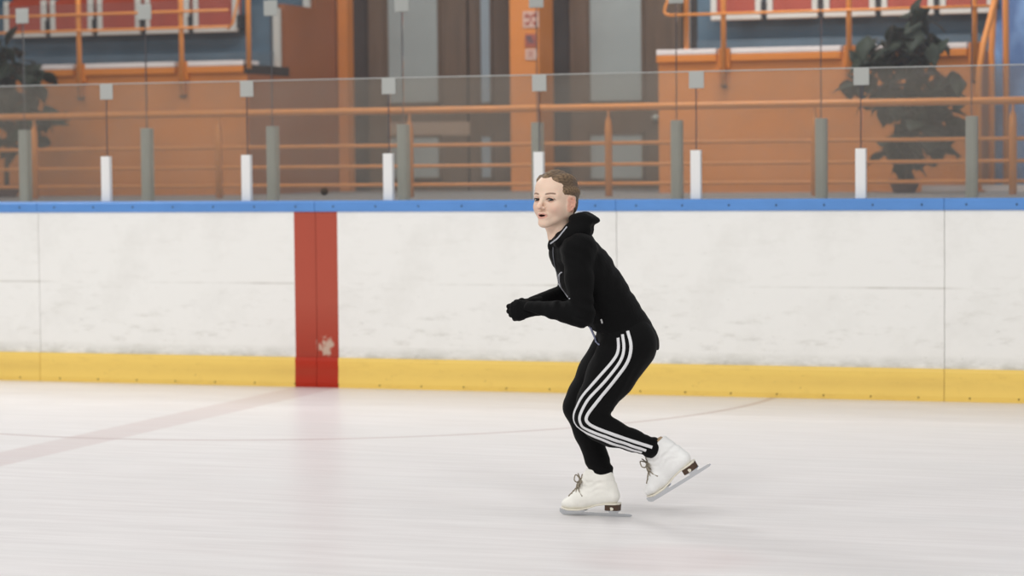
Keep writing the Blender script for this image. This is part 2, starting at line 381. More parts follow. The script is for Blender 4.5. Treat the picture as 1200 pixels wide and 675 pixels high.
# ------------------------------------------------------------------ stands
SY = 5.0; RIS = 5.9; T2 = 6.6; DW = 7.25
XL = float(at(290, 150, SY)[0]); XR0 = float(at(772, 150, SY)[0]); XR1 = float(at(1146, 150, SY)[0])
ZL = 2.285; ZLT = 2.33
struct(MB().box((-9, SY, WZ), (XL, RIS, ZL)).build('wall_left', MT['orange']))
struct(MB().box((XR0, SY, WZ), (XR1, RIS, ZL)).build('wall_right', MT['orange']))
# stepped side wall of the left stand, painted darker orange for its shade
struct(MB().prism([(RIS, WZ), (DW, WZ), (DW, 3.9), (T2+.05, 3.9), (T2+.05, 2.87), (RIS+.05, 2.87), (RIS+.05, ZL-.02), (RIS, ZL-.02)], 0, XL-.12, XL-.06).build('wall_recess', MT['shaded_wall']))
struct(MB().box((-9, RIS, WZ), (XL-.13, T2, 2.86)).build('riser_left', MT['concrete']))
struct(MB().box((-9, T2, WZ), (XL-.13, DW+.3, 3.7)).build('riser_left_upper', MT['concrete']))
struct(MB().box((XR0+.10, RIS, WZ), (XR1+.1, T2, 2.86)).build('riser_right', MT['concrete']))
struct(MB().box((XR0+.30, T2, WZ), (XR1+.1, DW+.3, 3.7)).build('riser_right_upper', MT['concrete']))
xt = float(at(319, 40, RIS-.01)[0]); struct(MB().box((XL-.14, RIS-.03, ZL), (XL-.08, RIS+.02, at(319, 10, RIS)[2])).build('trim_1', MT['white_trim']))
xt = float(at(363, 10, T2)[0]); struct(MB().box((XL-.15, T2-.03, 2.87), (XL-.09, T2+.02, 3.7)).build('trim_2', MT['white_trim']))
xt = float(at(806, 40, RIS)[0]); struct(MB().box((xt-.012, RIS-.03, ZL), (xt+.02, RIS+.02, 2.86)).build('trim_3', MT['white_trim']))
struct(MB().box((XL, SY+.004, WZ), (XL+.012, RIS, ZL-.07)).build('wall_recess_front', MT['shaded_wall']))  # side panel in the darker orange that paints its shade
struct(MB().box((XL-.02, SY-.01, ZL-.07), (XL+.016, RIS-.03, ZL+.01)).build('trim_20', MT['door_dark']))
for nm_, a_, b_ in (('added_step_left', -9, XL-.14), ('added_step_right', XR0+.12, XR1+.1)):  # added slabs that make the lower half of the riser catch more light
    struct(MB().box((a_, RIS-.10, ZL-.02), (b_, RIS, ZL+.155)).build(nm_, MT['concrete']))
# pale ledges, broken where the posts pass, with an orange lip under each length
def ledge(xa, xb, n):
    struct(MB().box((xa, SY-.03, ZL), (xb, SY+.30, ZLT)).build('trim_%d' % n, MT['ledge'], None, .006))
    struct(MB().box((xa, SY-.032, ZL-.062), (xb, SY+.0, ZL-.001)).build('trim_%d' % (n+10), MT['orange_lip'], None, .008))
def X_(px, y=SY, py=75): return float(at(px, py, y)[0])
lp = [93, 213]; rp = [848, 995, 1142]
ledge(-6.5, X_(88), 4); ledge(X_(101), X_(207), 5); ledge(X_(221), XL-.02, 6)
ledge(XR0-.01, X_(840), 7); ledge(X_(857), X_(986), 8); ledge(X_(1004), X_(1134), 9)
# stand guard rails
def guard(nm, label, posts, rails, xa, xb, loop=None):
    rt = thing(nm, label, 'railing', (X_(posts[0]), SY-.06, ZL))
    for px in posts:
        x = X_(px, SY-.05); o = MB().tube([(x, SY-.05, ZL-.26), (x, SY-.05, 3.6)], .0225, 12).build('post', MT['orange_rail'], rt)
        MB().box((x-.045, SY-.035, ZL-.12), (x+.045, SY+.02, ZLT+.0)).build('bracket', MT['orange_lip'], o, .006)
        MB().tube([(x, SY-.07, ZL-.255), (x, SY+.0, ZL-.255)], .02, 8).build('bolt', MT['bark'], o)
    for (px, py) in rails:
        z = at(px, py, SY-.07)[2]; MB().tube([(xa, SY-.075, z), (xb, SY-.075, z)], .012, 10).build('bar', MT['orange_rail'], rt)
    return rt
gl_ = guard('stand_guard_rail', 'orange guard rail in front of the left red seats', [93, 213], [(100, 17), (100, 36)], -6.4, X_(272, SY, 20))
zb = at(272, 34, SY-.07)[2]; zt = at(283, 14, SY-.07)[2]
MB().tube([(X_(272), SY-.075, zb), (X_(278), SY-.075, zb+.05), (X_(284), SY-.075, zt+.1), (X_(288), SY-.06, zt+.3)], .012, 8).build('end_bend', MT['orange_rail'], gl_)
x = X_(290, SY-.05); MB().tube([(x, SY-.02, ZL-.03), (x, SY-.02, 3.6)], .0225, 12).build('post', MT['orange_rail'], gl_)
gr_ = guard('stand_guard_rail', 'orange guard rail with a looped end in front of the right red seats', [848, 995, 1142], [(990, 12)], X_(788, SY, 20), X_(1162, SY, 5))
x = X_(802, SY-.05); MB().tube([(x, SY+.02, ZLT), (x, SY+.02, 3.6)], .0225, 12).build('post', MT['orange_rail'], gr_)
zb = at(990, 12, SY-.07)[2]
MB().tube([(X_(789), SY-.075, zb), (X_(784), SY-.075, zb+.006), (X_(781.5), SY-.075, zb+.03), (X_(783), SY-.075, zb+.07), (X_(788), SY-.075, zb+.16), (X_(790), SY-.075, zb+.5)], .012, 8).build('looped_end', MT['orange_rail'], gr_)
# stair handrail beside the right stand
def stair_rail(px, label, pts):
    rt = thing('stair_handrail', label, 'railing', at(px, 215, SY-.2)*np.array([1, 1, 0])+np.array([0, 0, WZ]))
    MB().tube(pts, .025, 12).build('tube', MT['orange_rail'], rt)
    b0 = pts[0]; MB().lathe([(.05, 0), (.05, .01), (.03, .014)], (b0[0], b0[1], WZ), 14).build('base_plate', MT['orange_lip'], rt)
A = lambda x, y, Y: at(x, y, Y)
stair_rail(1147, 'orange stair handrail sloping up beside the right stand', [(A(1147, 200, SY-.3)[0], SY-.3, WZ), A(1147, 150, SY-.3), A(1147, 95, SY-.3), A(1149, 75, SY-.3), A(1153, 50, SY-.28), A(1161, 20, SY-.24), A(1169, -12, SY-.2), A(1178, -60, SY-.15)])
stair_rail(1163, 'orange upright stair post just right of the sloping handrail', [(A(1162, 200, SY+.25)[0], SY+.25, WZ), A(1162, 120, SY+.25), A(1162, 60, SY+.25), A(1164, 20, SY+.25), A(1167, -40, SY+.25)])
stair_rail(1179, 'thin orange stair post against the blue wall', [(A(1179, 200, SY+.4)[0], SY+.4, WZ), A(1179, 70, SY+.4), A(1178.5, 0, SY+.4), A(1178, -60, SY+.4)])
BY = 5.75
struct(MB().box((XR1+.02, BY, WZ), (8, BY+.15, 4.2)).build('wall_blue', MT['blue_wall']))
struct(MB().box((X_(1082, SY-.03), SY-.12, WZ), (8, SY-.02, at(1120, 217, SY-.1)[2])).build('trim_10', MT['ledge']))

# seats
def make_seat(x, label):
    rt = thing('stadium_seat', label, 'seat', (x, RIS-.02, SZ), 'red tip-up seats')
    w = SW/2; y = RIS-.20
    fr = MB(); t_ = .052
    fr.prism([(x-w, SZ), (x+w, SZ), (x+w, SZ+.34), (x+w-t_, SZ+.34), (x+w-t_, SZ+t_), (x-w+t_, SZ+t_), (x-w+t_, SZ+.34), (x-w, SZ+.34)], 1, y, y+.05)
    fr.build('pan_shell', MT['seat_white'], rt, .008)
    MB().box((x-w+t_, y+.008, SZ+t_), (x+w-t_, y+.04, SZ+.33)).build('pan_cushion', MT['seat_red'], rt, .01)
    MB().prism([(y+.09, SZ+.10), (y+.13, SZ+.10), (y+.20, SZ+.62), (y+.16, SZ+.62)], 0, x-w+.02, x+w-.02).build('backrest', MT['seat_red'], rt, .01)
    MB().box((x+w+.002, y-.01, SZ+.03), (x+w+.043, RIS, SZ+.15)).build('bracket', MT['black'], rt)
SZ = float(at(100, 42, RIS-.2)[2]); 
sp = float(at(111, 40, RIS-.2)[0]-at(56, 40, RIS-.2)[0]); SW = sp-.045
x0 = float(at(56, 40, RIS-.2)[0])-sp/2
ll = ['leftmost red seat of the left stand, above the left plant', 'second red seat of the left stand, behind the first rail post', 'middle red seat of the left stand, between two rail posts',
      'red seat of the left stand behind the second rail post', 'last red seat of the left stand, at the aisle end']
for i in range(5): make_seat(x0+i*sp, ll[i])
SZ = float(at(930, 21.5, RIS-.2)[2]); sp = float(at(1029, 15, RIS-.2)[0]-at(895, 20, RIS-.2)[0])/2; SW = sp-.045
x0 = float(at(895, 20, RIS-.2)[0])-sp/2
ll = ['first red seat of the right stand, by the looped rail end', 'second red seat of the right stand', 'third red seat of the right stand, left of the rail post above the plant',
      'red seat of the right stand directly above the plant', 'last red seat of the right stand, by the stair handrail']
for i in range(5): make_seat(x0+i*sp, ll[i])

# ------------------------------------------------------------------ door wall in the recess
D = DW
def XD(px, py=100): return float(at(px, py, D)[0])
def ZD(py, px=600): return float(at(px, py, D)[2])
struct(MB().box((XL-.1, D+.04, WZ), (XR0+1.0, D+.2, 4.2)).build('wall_back', MT['door_dark']))  # dark colour paints the shadow strips showing between pillars and doors
struct(MB().box((XD(402), D-.12, WZ), (XD(413), D+.04, 4.2)).build('pillar_slim', MT['orange']))
PY = 6.7
pa, pb, pc = float(at(598, 100, PY)[0]), float(at(632, 100, PY)[0]), float(at(648, 100, PY+.28)[0])
struct(MB().box((pa, PY, WZ), (pb, PY+.42, 4.2)).build('pillar_orange', MT['orange']))
def door(n, xa, xb, panes, extra=()):
    rt = bpy.data.objects.new('door_%d' % n, None); col.objects.link(rt); rt.location = ((xa+xb)/2, D, WZ); ROOT[rt.name] = tuple(rt.location); struct(rt)
    MB().box((xa, D-.02, WZ), (xb, D+.03, 4.1)).build('leaf', MT['door_wood'], rt)
    for (a, b, py0, py1, mt, nm) in panes:
        x_a, x_b = XD(a), XD(b); z0 = ZD(py1, (a+b)/2) ; z1 = 4.0 if py0 < 0 else ZD(py0, (a+b)/2)
        o = MB().box((x_a, D-.028, z0), (x_b, D-.022, z1)).build(nm, mt, rt)
        if nm == 'pane':
            fr = MB(); e = .022
            fr.box((x_a-e, D-.04, z0-e), (x_a, D-.02, z1+e)); fr.box((x_b, D-.04, z0-e), (x_b+e, D-.02, z1+e)); fr.box((x_a-e, D-.04, z0-e), (x_b+e, D-.02, z0)); fr.box((x_a-e, D-.04, z1), (x_b+e, D-.02, z1+e))
            fr.build('pane_frame', MT['door_wood'], o)
    return rt
door(1, XD(433), XD(548), [(457, 515, -20, 120, MT['frost'], 'pane'), (457, 515, 161, 208, MT['frost'], 'pane'), (457, 551, 143, 159, MT['beige'], 'push_panel')])
door(2, XD(551), XD(600), [(565, 576, -20, 120, MT['bluepane'], 'pane'), (565, 576, 160, 208, MT['bluepane'], 'pane')])
door(3, XD(669), XD(800), [(693, 753, -20, 118, MT['frost'], 'pane'), (693, 753, 158, 209, MT['frost'], 'pane')])
o = MB().lathe([(.02, 0), (.035, .01), (.035, .03), (.0, .04)], (0, 0, 0), 12)
q = at(771, 138, D-.05); MB().tube([(q[0]-.02, D-.03, q[2]), (q[0]-.02, D-.08, q[2])], .03, 12).build('door_knob', MT['alu'], bpy.data.objects['door_3'])

# signs on the orange pillar
def sign(nm, a, b, y0, y1, m, label, marks, mm):
    q0 = at(a, y1, PY-.01); q1 = at(b, y0, PY-.01)
    o = MB().box((q0[0], PY-.012, q0[2]), (q1[0], PY, q1[2])).build(nm, m); c = ((q0[0]+q1[0])/2, PY, (q0[2]+q1[2])/2); recentre(o, c); ROOT[o.name] = c
    tag(o, label, 'sign', 'signs on the orange pillar')
    w = q1[0]-q0[0]; h = q1[2]-q0[2]; g = MB()
    for (u0, v0, u1, v1) in marks: g.box((q0[0]+u0*w, PY-.015, q0[2]+v0*h), (q0[0]+u1*w, PY-.012, q0[2]+v1*h))
    g.build('pictogram', mm, o)
sign('notice_sign', 613, 631, 13, 32.5, MT['sign_white'], 'upper white notice with red pictograms on the orange pillar', [(.12, .58, .38, .86), (.62, .62, .9, .88), (.14, .14, .42, .36), (.66, .12, .88, .4), (.44, .3, .56, .8)], MT['sign_red'])
sign('notice_sign', 615.5, 629, 39.5, 55, MT['sign_red'], 'dark red middle notice on the orange pillar', [(.1, .55, .6, .85), (.25, .3, .8, .5)], MT['sign_dark'])
sign('notice_sign', 616, 628.5, 57, 70, MT['sign_white'], 'small pale lower notice on the orange pillar', [(.2, .25, .8, .35), (.2, .5, .7, .6), (.2, .72, .8, .8)], MT['sign_red'])

# ------------------------------------------------------------------ potted plants
def plant(px, Y, label, leaves, trunk_px, potz, seed):
    rg = np.random.default_rng(seed)
    bx = float(at(trunk_px[0][0], 220, Y)[0]); rt = thing('potted_plant', label, 'plant', (bx, Y, WZ))
    MB().lathe([(.08, 0), (.10, .04), (.115, .08), (.125, .085), (.125, .105), (.112, .105), (.108, .09), (.0, .09)], (bx, Y, WZ), 24).build('pot', MT['pot'], rt)
    MB().lathe([(.107, .086), (.107, .094), (.0, .10)], (bx, Y, WZ), 20).build('soil', MT['soil'], rt)
    tk = MB(); tp = [np.array([bx, Y, WZ+.09])]+[at(a, b, Y) for a, b in trunk_px]
    tk.tube(tp, list(np.linspace(.025, .012, len(tp))), 8)
    lf = MB(); nodes = tp
    for (lx, ly, n, sx, sy, dz) in leaves:
        c0 = at(lx, ly, Y)
        j = min(range(1, len(tp)), key=lambda k: np.linalg.norm(tp[k]-c0)); tk.tube([tp[j], (tp[j]+c0)/2+np.array([0, 0, .04]), c0], [.008, .006, .004], 6)
        for _ in range(int(n*1.9)):
            c = c0+np.array([rg.normal()*sx, rg.normal()*.13, rg.normal()*sy])
            L = rg.uniform(.16, .26); W = L*rg.uniform(.26, .34); an = rg.uniform(0, 2*math.pi)
            d = np.array([math.cos(an), math.sin(an), rg.uniform(-1.1, .1)]); d /= np.linalg.norm(d)
            s_ = np.cross(d, [0, 0, 1]); s_ /= np.linalg.norm(s_); nn = np.cross(s_, d); ro = rg.uniform(-.6, .6); s_, nn = s_*math.cos(ro)+nn*math.sin(ro), nn*math.cos(ro)-s_*math.sin(ro)
            vs = []; prof = [0, .45, .8, 1, .95, .7, .35, 0]
            for k, w in enumerate(prof):
                u = k/(len(prof)-1); b_ = c+d*L*(u-.3)-nn*.05*u*u*L*4
                for e in (-1, 0, 1): vs.append(b_+s_*W*w*e+nn*(.18*W*abs(e)*w))
            for k in range(len(prof)): vs += []
            fs = []
            for k in range(len(prof)-1):
                for e in range(2): fs.append((3*k+e, 3*k+e+1, 3*k+e+4, 3*k+e+3))
            lf.poly(vs, fs, True)
            tk.tube([c0, c-d*L*.3], .003, 5)
    tk.build('stem', MT['bark'], rt); lo = lf.build('foliage', MT['leaf'], rt)
    sd = lo.modifiers.new('leaf_thickness', 'SOLIDIFY'); sd.thickness = .003
plant(1055, 4.25, 'big dark rubber plant in front of the right stand wall', [(1075, 22, 6, .05, .07, 0), (1060, 45, 9, .08, .08, 0), (1040, 58, 9, .09, .06, 0), (1020, 70, 6, .05, .06, 0), (1090, 65, 9, .07, .07, 0), (1008, 98, 6, .05, .06, 0), (1045, 95, 14, .10, .07, 0), (1075, 100, 14, .10, .08, 0), (1098, 105, 9, .07, .07, 0),
      (1035, 118, 7, .09, .04, 0), (1070, 135, 12, .09, .08, 0), (1095, 140, 8, .06, .08, 0), (1075, 165, 9, .08, .06, 0), (1055, 160, 6, .05, .06, 0), (1065, 188, 6, .06, .04, 0), (1048, 172, 6, .05, .05, 0), (1108, 132, 6, .05, .06, 0), (1120, 150, 3, .03, .05, 0), (1100, 172, 6, .04, .06, 0), (1112, 110, 4, .03, .05, 0)],
      [(1060, 190), (1064, 150), (1066, 110), (1060, 70), (1070, 30)], 0, 3)
plant(15, 4.3, 'dark leafy plant at the left edge before the left stand', [(2, 62, 8, .05, .08, 0), (0, 85, 10, .08, .06, 0), (22, 84, 7, .05, .05, 0), (38, 92, 6, .05, .05, 0), (5, 112, 12, .08, .07, 0), (32, 118, 9, .06, .07, 0), (8, 145, 10, .08, .07, 0), (34, 150, 6, .04, .06, 0), (48, 135, 5, .04, .04, 0), (-15, 110, 10, .09, .12, 0), (14, 172, 6, .07, .05, 0)],
      [(8, 195), (10, 160), (12, 120), (6, 90), (2, 60)], 0, 5)
# ------------------------------------------------------------------ skater: signed-distance volumes meshed with surface nets
def nrm(v): v = np.asarray(v, float); return v/np.linalg.norm(v)
Vh = nrm([Fv[0], Fv[1], 0]); Rh = np.array([Vh[1], -Vh[0], 0.0]); Zu = np.array([0, 0, 1.0])
S0 = ground(697.5, 604.3); DS = float((S0-CAM)@Vh)
def sk(px, py, dv=0.0):
    d = ray(px, py); return CAM+d*((DS+dv)/(d@Vh))
class Vol:
    def __init__(s, lo, hi, h):
        s.lo = np.array(lo, float); s.h = h; s.n = np.ceil((np.array(hi, float)-s.lo)/h).astype(int)+1
        s.F = np.full(s.n, 1.0, np.float32)
        s.ax = [s.lo[i]+h*np.arange(s.n[i]) for i in range(3)]
    def sl(s, lo, hi):
        a = np.clip(np.floor((np.array(lo)-s.lo)/s.h).astype(int), 0, s.n); b = np.clip(np.ceil((np.array(hi)-s.lo)/s.h).astype(int)+1, 0, s.n)
        S = tuple(slice(a[i], b[i]) for i in range(3))
        return S, np.stack(np.meshgrid(*[s.ax[i][S[i]] for i in range(3)], indexing='ij'), -1).astype(np.float32)
    def add(s, fn, lo, hi, k=.01, sub=False):
        S, P = s.sl(np.array(lo)-k-.012, np.array(hi)+k+.012)
        if P.size == 0: return
        d = fn(P); A = s.F[S]
        if sub:
            d = -d; hh = np.maximum(k-np.abs(A-d), 0)/k; s.F[S] = np.maximum(A, d)+hh*hh*k*.25
        else:
            hh = np.maximum(k-np.abs(A-d), 0)/k; s.F[S] = np.minimum(A, d)-hh*hh*k*.25
    def seg(s, p0, p1, r0, r1=None, u=None, k=.01, cap=None, sub=False):
        """tapered limb piece; r = radius or (a, b): b lies along u, a across it"""
        r1 = r0 if r1 is None else r1
        a0, b0 = r0 if hasattr(r0, '__len__') else (r0, r0); a1, b1 = r1 if hasattr(r1, '__len__') else (r1, r1)
        p0 = np.asarray(p0, float); p1 = np.asarray(p1, float); L = np.linalg.norm(p1-p0); w = (p1-p0)/max(L, 1e-9)
        if u is None: u = np.array([0, 0, 1.]) if abs(w[2]) < .9 else np.array([1., 0, 0])
        u = np.asarray(u, float); u = nrm(u-w*(u@w)); v = np.cross(w, u)
        rm = max(a0, b0, a1, b1); lo = np.minimum(p0, p1)-rm; hi = np.maximum(p0, p1)+rm
        def fn(P):
            q = P-p0.astype(np.float32); t = np.clip((q@w)/max(L, 1e-9), 0, 1)
            q = q-t[..., None]*((p1-p0).astype(np.float32)); A = a0+(a1-a0)*t; B = b0+(b1-b0)*t; C = np.minimum(A, B) if cap is None else cap
            x, y, z = (q@v), (q@u), (q@w)
            k0 = np.sqrt((x/A)**2+(y/B)**2+(z/C)**2); k1 = np.sqrt((x/A**2)**2+(y/B**2)**2+(z/C**2)**2)
            return np.where(k0 < 1e-4, -np.minimum(A, B), k0*(k0-1)/(k1+1e-9))
        s.add(fn, lo, hi, k, sub); return s
    def path(s, pts, rs, u=None, k=.012, cap=None):
        for i in range(len(pts)-1): s.seg(pts[i], pts[i+1], rs[i], rs[i+1], u, k, cap if i == len(pts)-2 else None)
        return s
    def ell(s, c, r, k=.01, sub=False, ax=None):
        c = np.asarray(c, float); r = np.asarray(r, float); B = np.eye(3) if ax is None else np.array(ax, float)
        def fn(P):
            q = (P-c.astype(np.float32))@B.T.astype(np.float32); k0 = np.sqrt(((q/r)**2).sum(-1)); k1 = np.sqrt(((q/r**2)**2).sum(-1))
            return np.where(k0 < 1e-4, -r.min(), k0*(k0-1)/(k1+1e-9))
        R_ = r.max() if ax is not None else r
        s.add(fn, c-R_, c+R_, k, sub); return s
    def cut(s, p, n, k=.004):               # drop everything on the n side of the plane
        S, P = s.sl(s.lo, s.lo+s.h*s.n); d = (P-np.asarray(p, np.float32))@nrm(n).astype(np.float32)
        A = s.F; hh = np.maximum(k-np.abs(A-d), 0)/k; s.F = (np.maximum(A, d)+hh*hh*k*.25).astype(np.float32); return s
    def warp(s, fn):
        S, P = s.sl(s.lo, s.lo+s.h*s.n); s.F = (s.F+fn(P)).astype(np.float32); return s
    def mesh(s):
        F = s.F.copy(); F[[0, -1]] = 1; F[:, [0, -1]] = 1; F[:, :, [0, -1]] = 1
        I = F < 0; n = np.array(F.shape)-1
        C = [(i, j, k) for i in (0, 1) for j in (0, 1) for k in (0, 1)]
        cnt = sum(I[c[0]:c[0]+n[0], c[1]:c[1]+n[1], c[2]:c[2]+n[2]].astype(np.int8) for c in C)
        act = (cnt > 0) & (cnt < 8); ids = np.argwhere(act); mp = np.full(act.shape, -1, np.int64); mp[act] = np.arange(len(ids))
        val = np.stack([F[ids[:, 0]+c[0], ids[:, 1]+c[1], ids[:, 2]+c[2]] for c in C], 1).astype(float)
        acc = np.zeros((len(ids), 3)); num = np.zeros(len(ids))
        for a in range(8):
            for ax in range(3):
                if C[a][ax]: continue
                cb = list(C[a]); cb[ax] = 1; b = C.index(tuple(cb)); x = (val[:, a] < 0) != (val[:, b] < 0)
                t = np.where(x, val[:, a]/np.where(x, val[:, a]-val[:, b], 1), 0); p = np.tile(np.array(C[a], float), (len(ids), 1)); p[:, ax] += t
                acc[x] += p[x]; num += x
        V = s.lo+s.h*(ids+acc/num[:, None]); Q = []
        for ax in range(3):
            b1, b2 = (ax+1) % 3, (ax+2) % 3
            sa = [slice(None)]*3; sb = [slice(None)]*3; sa[ax] = slice(0, -1); sb[ax] = slice(1, None)
            ch = I[tuple(sa)] != I[tuple(sb)]; e = np.argwhere(ch); e = e[(e[:, b1] > 0) & (e[:, b2] > 0) & (e[:, b1] < n[b1]) & (e[:, b2] < n[b2])]
            fl = I[tuple(sa)][e[:, 0], e[:, 1], e[:, 2]]
            def g(d1, d2): q = e.copy(); q[:, b1] -= d1; q[:, b2] -= d2; return mp[q[:, 0], q[:, 1], q[:, 2]]
            q = np.stack([g(1, 1), g(0, 1), g(0, 0), g(1, 0)], 1); q[~fl] = q[~fl][:, ::-1]; Q.append(q)
        return V, np.concatenate(Q)
def smooth_mesh(V, Q, it=2, f=.5):
    for _ in range(it):
        A = np.zeros_like(V); c = np.zeros(len(V))
        for i in range(4):
            for j in ((i+1) % 4, (i-1) % 4): np.add.at(A, Q[:, i], V[Q[:, j]]); np.add.at(c, Q[:, i], 1)
        V = V+f*(A/np.maximum(c, 1)[:, None]-V)
    return V
def mesh_obj(name, V, Q, m, parent, colors=None):
    org = np.array(ROOT[parent.name]) if parent else np.zeros(3); me = bpy.data.meshes.new(name)
    me.from_pydata((V-org).tolist(), [], Q.tolist()); me.polygons.foreach_set('use_smooth', [True]*len(me.polygons)); me.materials.append(m)
    if colors is not None:
        at_ = me.color_attributes.new('Col', 'FLOAT_COLOR', 'POINT'); at_.data.foreach_set('color', np.concatenate([colors, np.ones((len(V), 1))], 1).astype(np.float32).ravel())
    me.update(); o = bpy.data.objects.new(name, me); col.objects.link(o)
    if parent: o.parent = parent
    ROOT[o.name] = tuple(org); return o
def spline(pts, n):
    P = np.array(pts, float); P = np.vstack([2*P[0]-P[1], P, 2*P[-1]-P[-2]]); out = []
    m_ = len(pts)-1
    for t in np.linspace(0, m_-1e-6, n):
        i = int(t); u = t-i; a, b, c, d = P[i:i+4]
        out.append(.5*((2*b)+(-a+c)*u+(2*a-5*b+4*c-d)*u*u+(-a+3*b-3*c+d)*u**3))
    return np.array(out)

sk_root = thing('person', 'young skater in black hoodie and striped black trousers gliding on one skate', 'person', S0)
LAT = Vh                                    # across the body, away from the camera side
# ---- head in its own frame: f forward, l her left, z up from the chin
yw = math.radians(35); toC = -Vh; HF = nrm(toC*math.cos(yw)-Rh*math.sin(yw)); HL = nrm(Rh*math.cos(yw)+toC*math.sin(yw)); HZ = Zu
HP = math.radians(2); HF, HZ = HF*math.cos(HP)+HZ*math.sin(HP), HZ*math.cos(HP)-HF*math.sin(HP)
H0 = sk(651.0, 267.0, -.11)
HB = np.stack([HF, HL, HZ], 0); HS = np.array([1.07, 1.04, .974])
def h2w(V): return H0+(np.asarray(V)*HS)@HB
def w2h(p): return (HB@(np.asarray(p)-H0))/HS
v = Vol((-.13, -.13, -.24), (.135, .13, .245), .0020)
v.ell((-.006, 0, .143), (.093, .0725, .083), .01)
v.ell((.022, 0, .105), (.066, .061, .092), .02)
v.ell((.036, 0, .168), (.046, .055, .048), .02)                       # forehead
for e in (-1, 1):
    v.seg((.0, .05*e, .058), (.070, .014*e, .018), .017, .013, k=.028)
    v.seg((-.01, .055*e, .10), (.0, .050*e, .058), .018, .016, k=.03)
    v.ell((.056, .036*e, .083), (.022, .022, .022), .022)              # cheek
    v.seg((.079, .010*e, .129), (.060, .044*e, .129), .0095, .010, k=.014)   # brow
v.ell((.078, 0, .017), (.015, .017, .014), .016)
v.ell((.074, 0, .045), (.018, .024, .022), .016)
for e in (-1, 1):
    v.ell((.0955, .031*e, .1135), (.017, .0165, .0095), .012, sub=True)
v.seg((.086, 0, .124), (.106, 0, .086), .0066, .0086, k=.009)
v.ell((.1105, 0, .0825), (.0090, .0088, .0078), .008)
for e in (-1, 1):
    v.ell((.0955, .0105*e, .0795), (.0085, .0068, .0062), .006)
v.ell((.0885, 0, .0560), (.0085, .020, .0058), .009); v.ell((.0865, 0, .0400), (.0085, .018, .0060), .009)
for e in (-1, 1): v.ell((.108, .0055*e, .0735), (.004, .0032, .004), .003, sub=True)
v.ell((.096, 0, .0485), (.014, .0150, .0040), .003, sub=True)
for e in (-1, 1):                                                      # ears
    E_ = lambda a, b, o=0: np.array([.008+a, (.0735-.50*min(a, 0.012)+o)*e, .096+b])
    v.path([E_(.007, .024), E_(-.002, .029), E_(-.012, .023), E_(-.016, .009), E_(-.013, -.008), E_(-.004, -.022), E_(.006, -.028), E_(.010, -.020)], [.0045, .0045, .0048, .0048, .0048, .005, .0052, .005], k=.004)
    v.path([E_(.002, .020, -.003), E_(.0, -.018, -.003)], [(.013, .0035), (.010, .0035)], u=(0, 1, 0), k=.006)
    v.path([E_(.004, .016, .001), E_(-.006, .010, .001), E_(-.006, -.004, .001), E_(.002, -.012, .001)], [.003]*4, k=.003)
    v.ell(E_(.012, -.006), (.005, .004, .006), .004)
    v.ell((.026, .050*e, .070), (.026, .013, .024), .02)
nb = w2h(sk(664, 287, -.12)); v.path([(-.022, 0, .085), (-.012, 0, .03), tuple(nb*.55+np.array([-.006, 0, .0])), tuple(nb)], [(.056, .053), (.050, .049), (.050, .050), (.056, .060)], u=(0, 1, 0), k=.022)
cb = w2h(sk(669, 300, -.12)); v.ell(np.clip(cb, (-.08, -.08, -.17), (.08, .08, 0)), (.065, .07, .05), .03)
V, Q = v.mesh(); V = smooth_mesh(V, Q, 1, .4)
f_, l_, z_ = V[:, 0], V[:, 1], V[:, 2]; al = np.abs(l_)
def sst(x, a, b): t = np.clip((x-a)/(b-a), 0, 1); return t*t*(3-2*t)
C0 = np.tile(np.array(lin((230, 201, 180))), (len(V), 1))
def tint(w_, rgb): 
    global C0
    C0 = C0*(1-w_[:, None])+w_[:, None]*np.array(lin(rgb))
g = lambda c, r: np.exp(-(((V-np.array(c))/np.array(r))**2).sum(1))
tint(.32*(g((.065, .042, .078), (.03, .022, .02))+g((.065, -.042, .078), (.03, .022, .02))), (222, 150, 132))
tint(.35*g((.108, 0, .082), (.012, .014, .012)), (220, 142, 124))
tint(.6*sst(al, .0665, .0735)*sst(.030-f_, 0, .006)*(f_ > -.02)*sst(z_, .060, .07)*sst(.132-z_, 0, .01), (222, 148, 124))
op = np.sqrt((l_/.0150)**2+((z_-.0485)/(.0050-.0016*np.clip(al/.015, 0, 1)))**2)
lp = np.sqrt((l_/.0225)**2+((z_-np.where(z_ > .0485, .0485, .0485))/np.where(z_ > .0485, .0118-.004*np.exp(-(l_/.004)**2), .0135))**2)
tint(.62*(f_ > .068)*sst(1.08-lp, 0, .2), (198, 118, 108))
tint(.97*(f_ > .066)*sst(1.10-op, 0, .22), (62, 26, 26))
arch = .1345+.004*np.sin(np.clip((al-.014)/.036, 0, 1)*2.6)
tint(.85*(f_ > .04)*sst(al, .012, .017)*sst(.052-al, 0, .006)*sst(.0044-np.abs(z_-arch), 0, .0022), (104, 74, 56))
er = np.sqrt(((al-.031)/.0175)**2+((z_-.1125)/.0085)**2)
tint(.85*(f_ > .06)*sst(er, .55, .75)*sst(1.12-er, 0, .25)*sst(z_, .1105, .1150), (70, 48, 40))
tint(.35*(f_ > .06)*sst(er, .6, .8)*sst(1.3-er, 0, .3)*(z_ < .112), (150, 108, 96))
body = mesh_obj('body', h2w(V), Q, MT['skin'], sk_root, C0); body['label'] = 'pale face turned to the camera, lips parted, and neck'
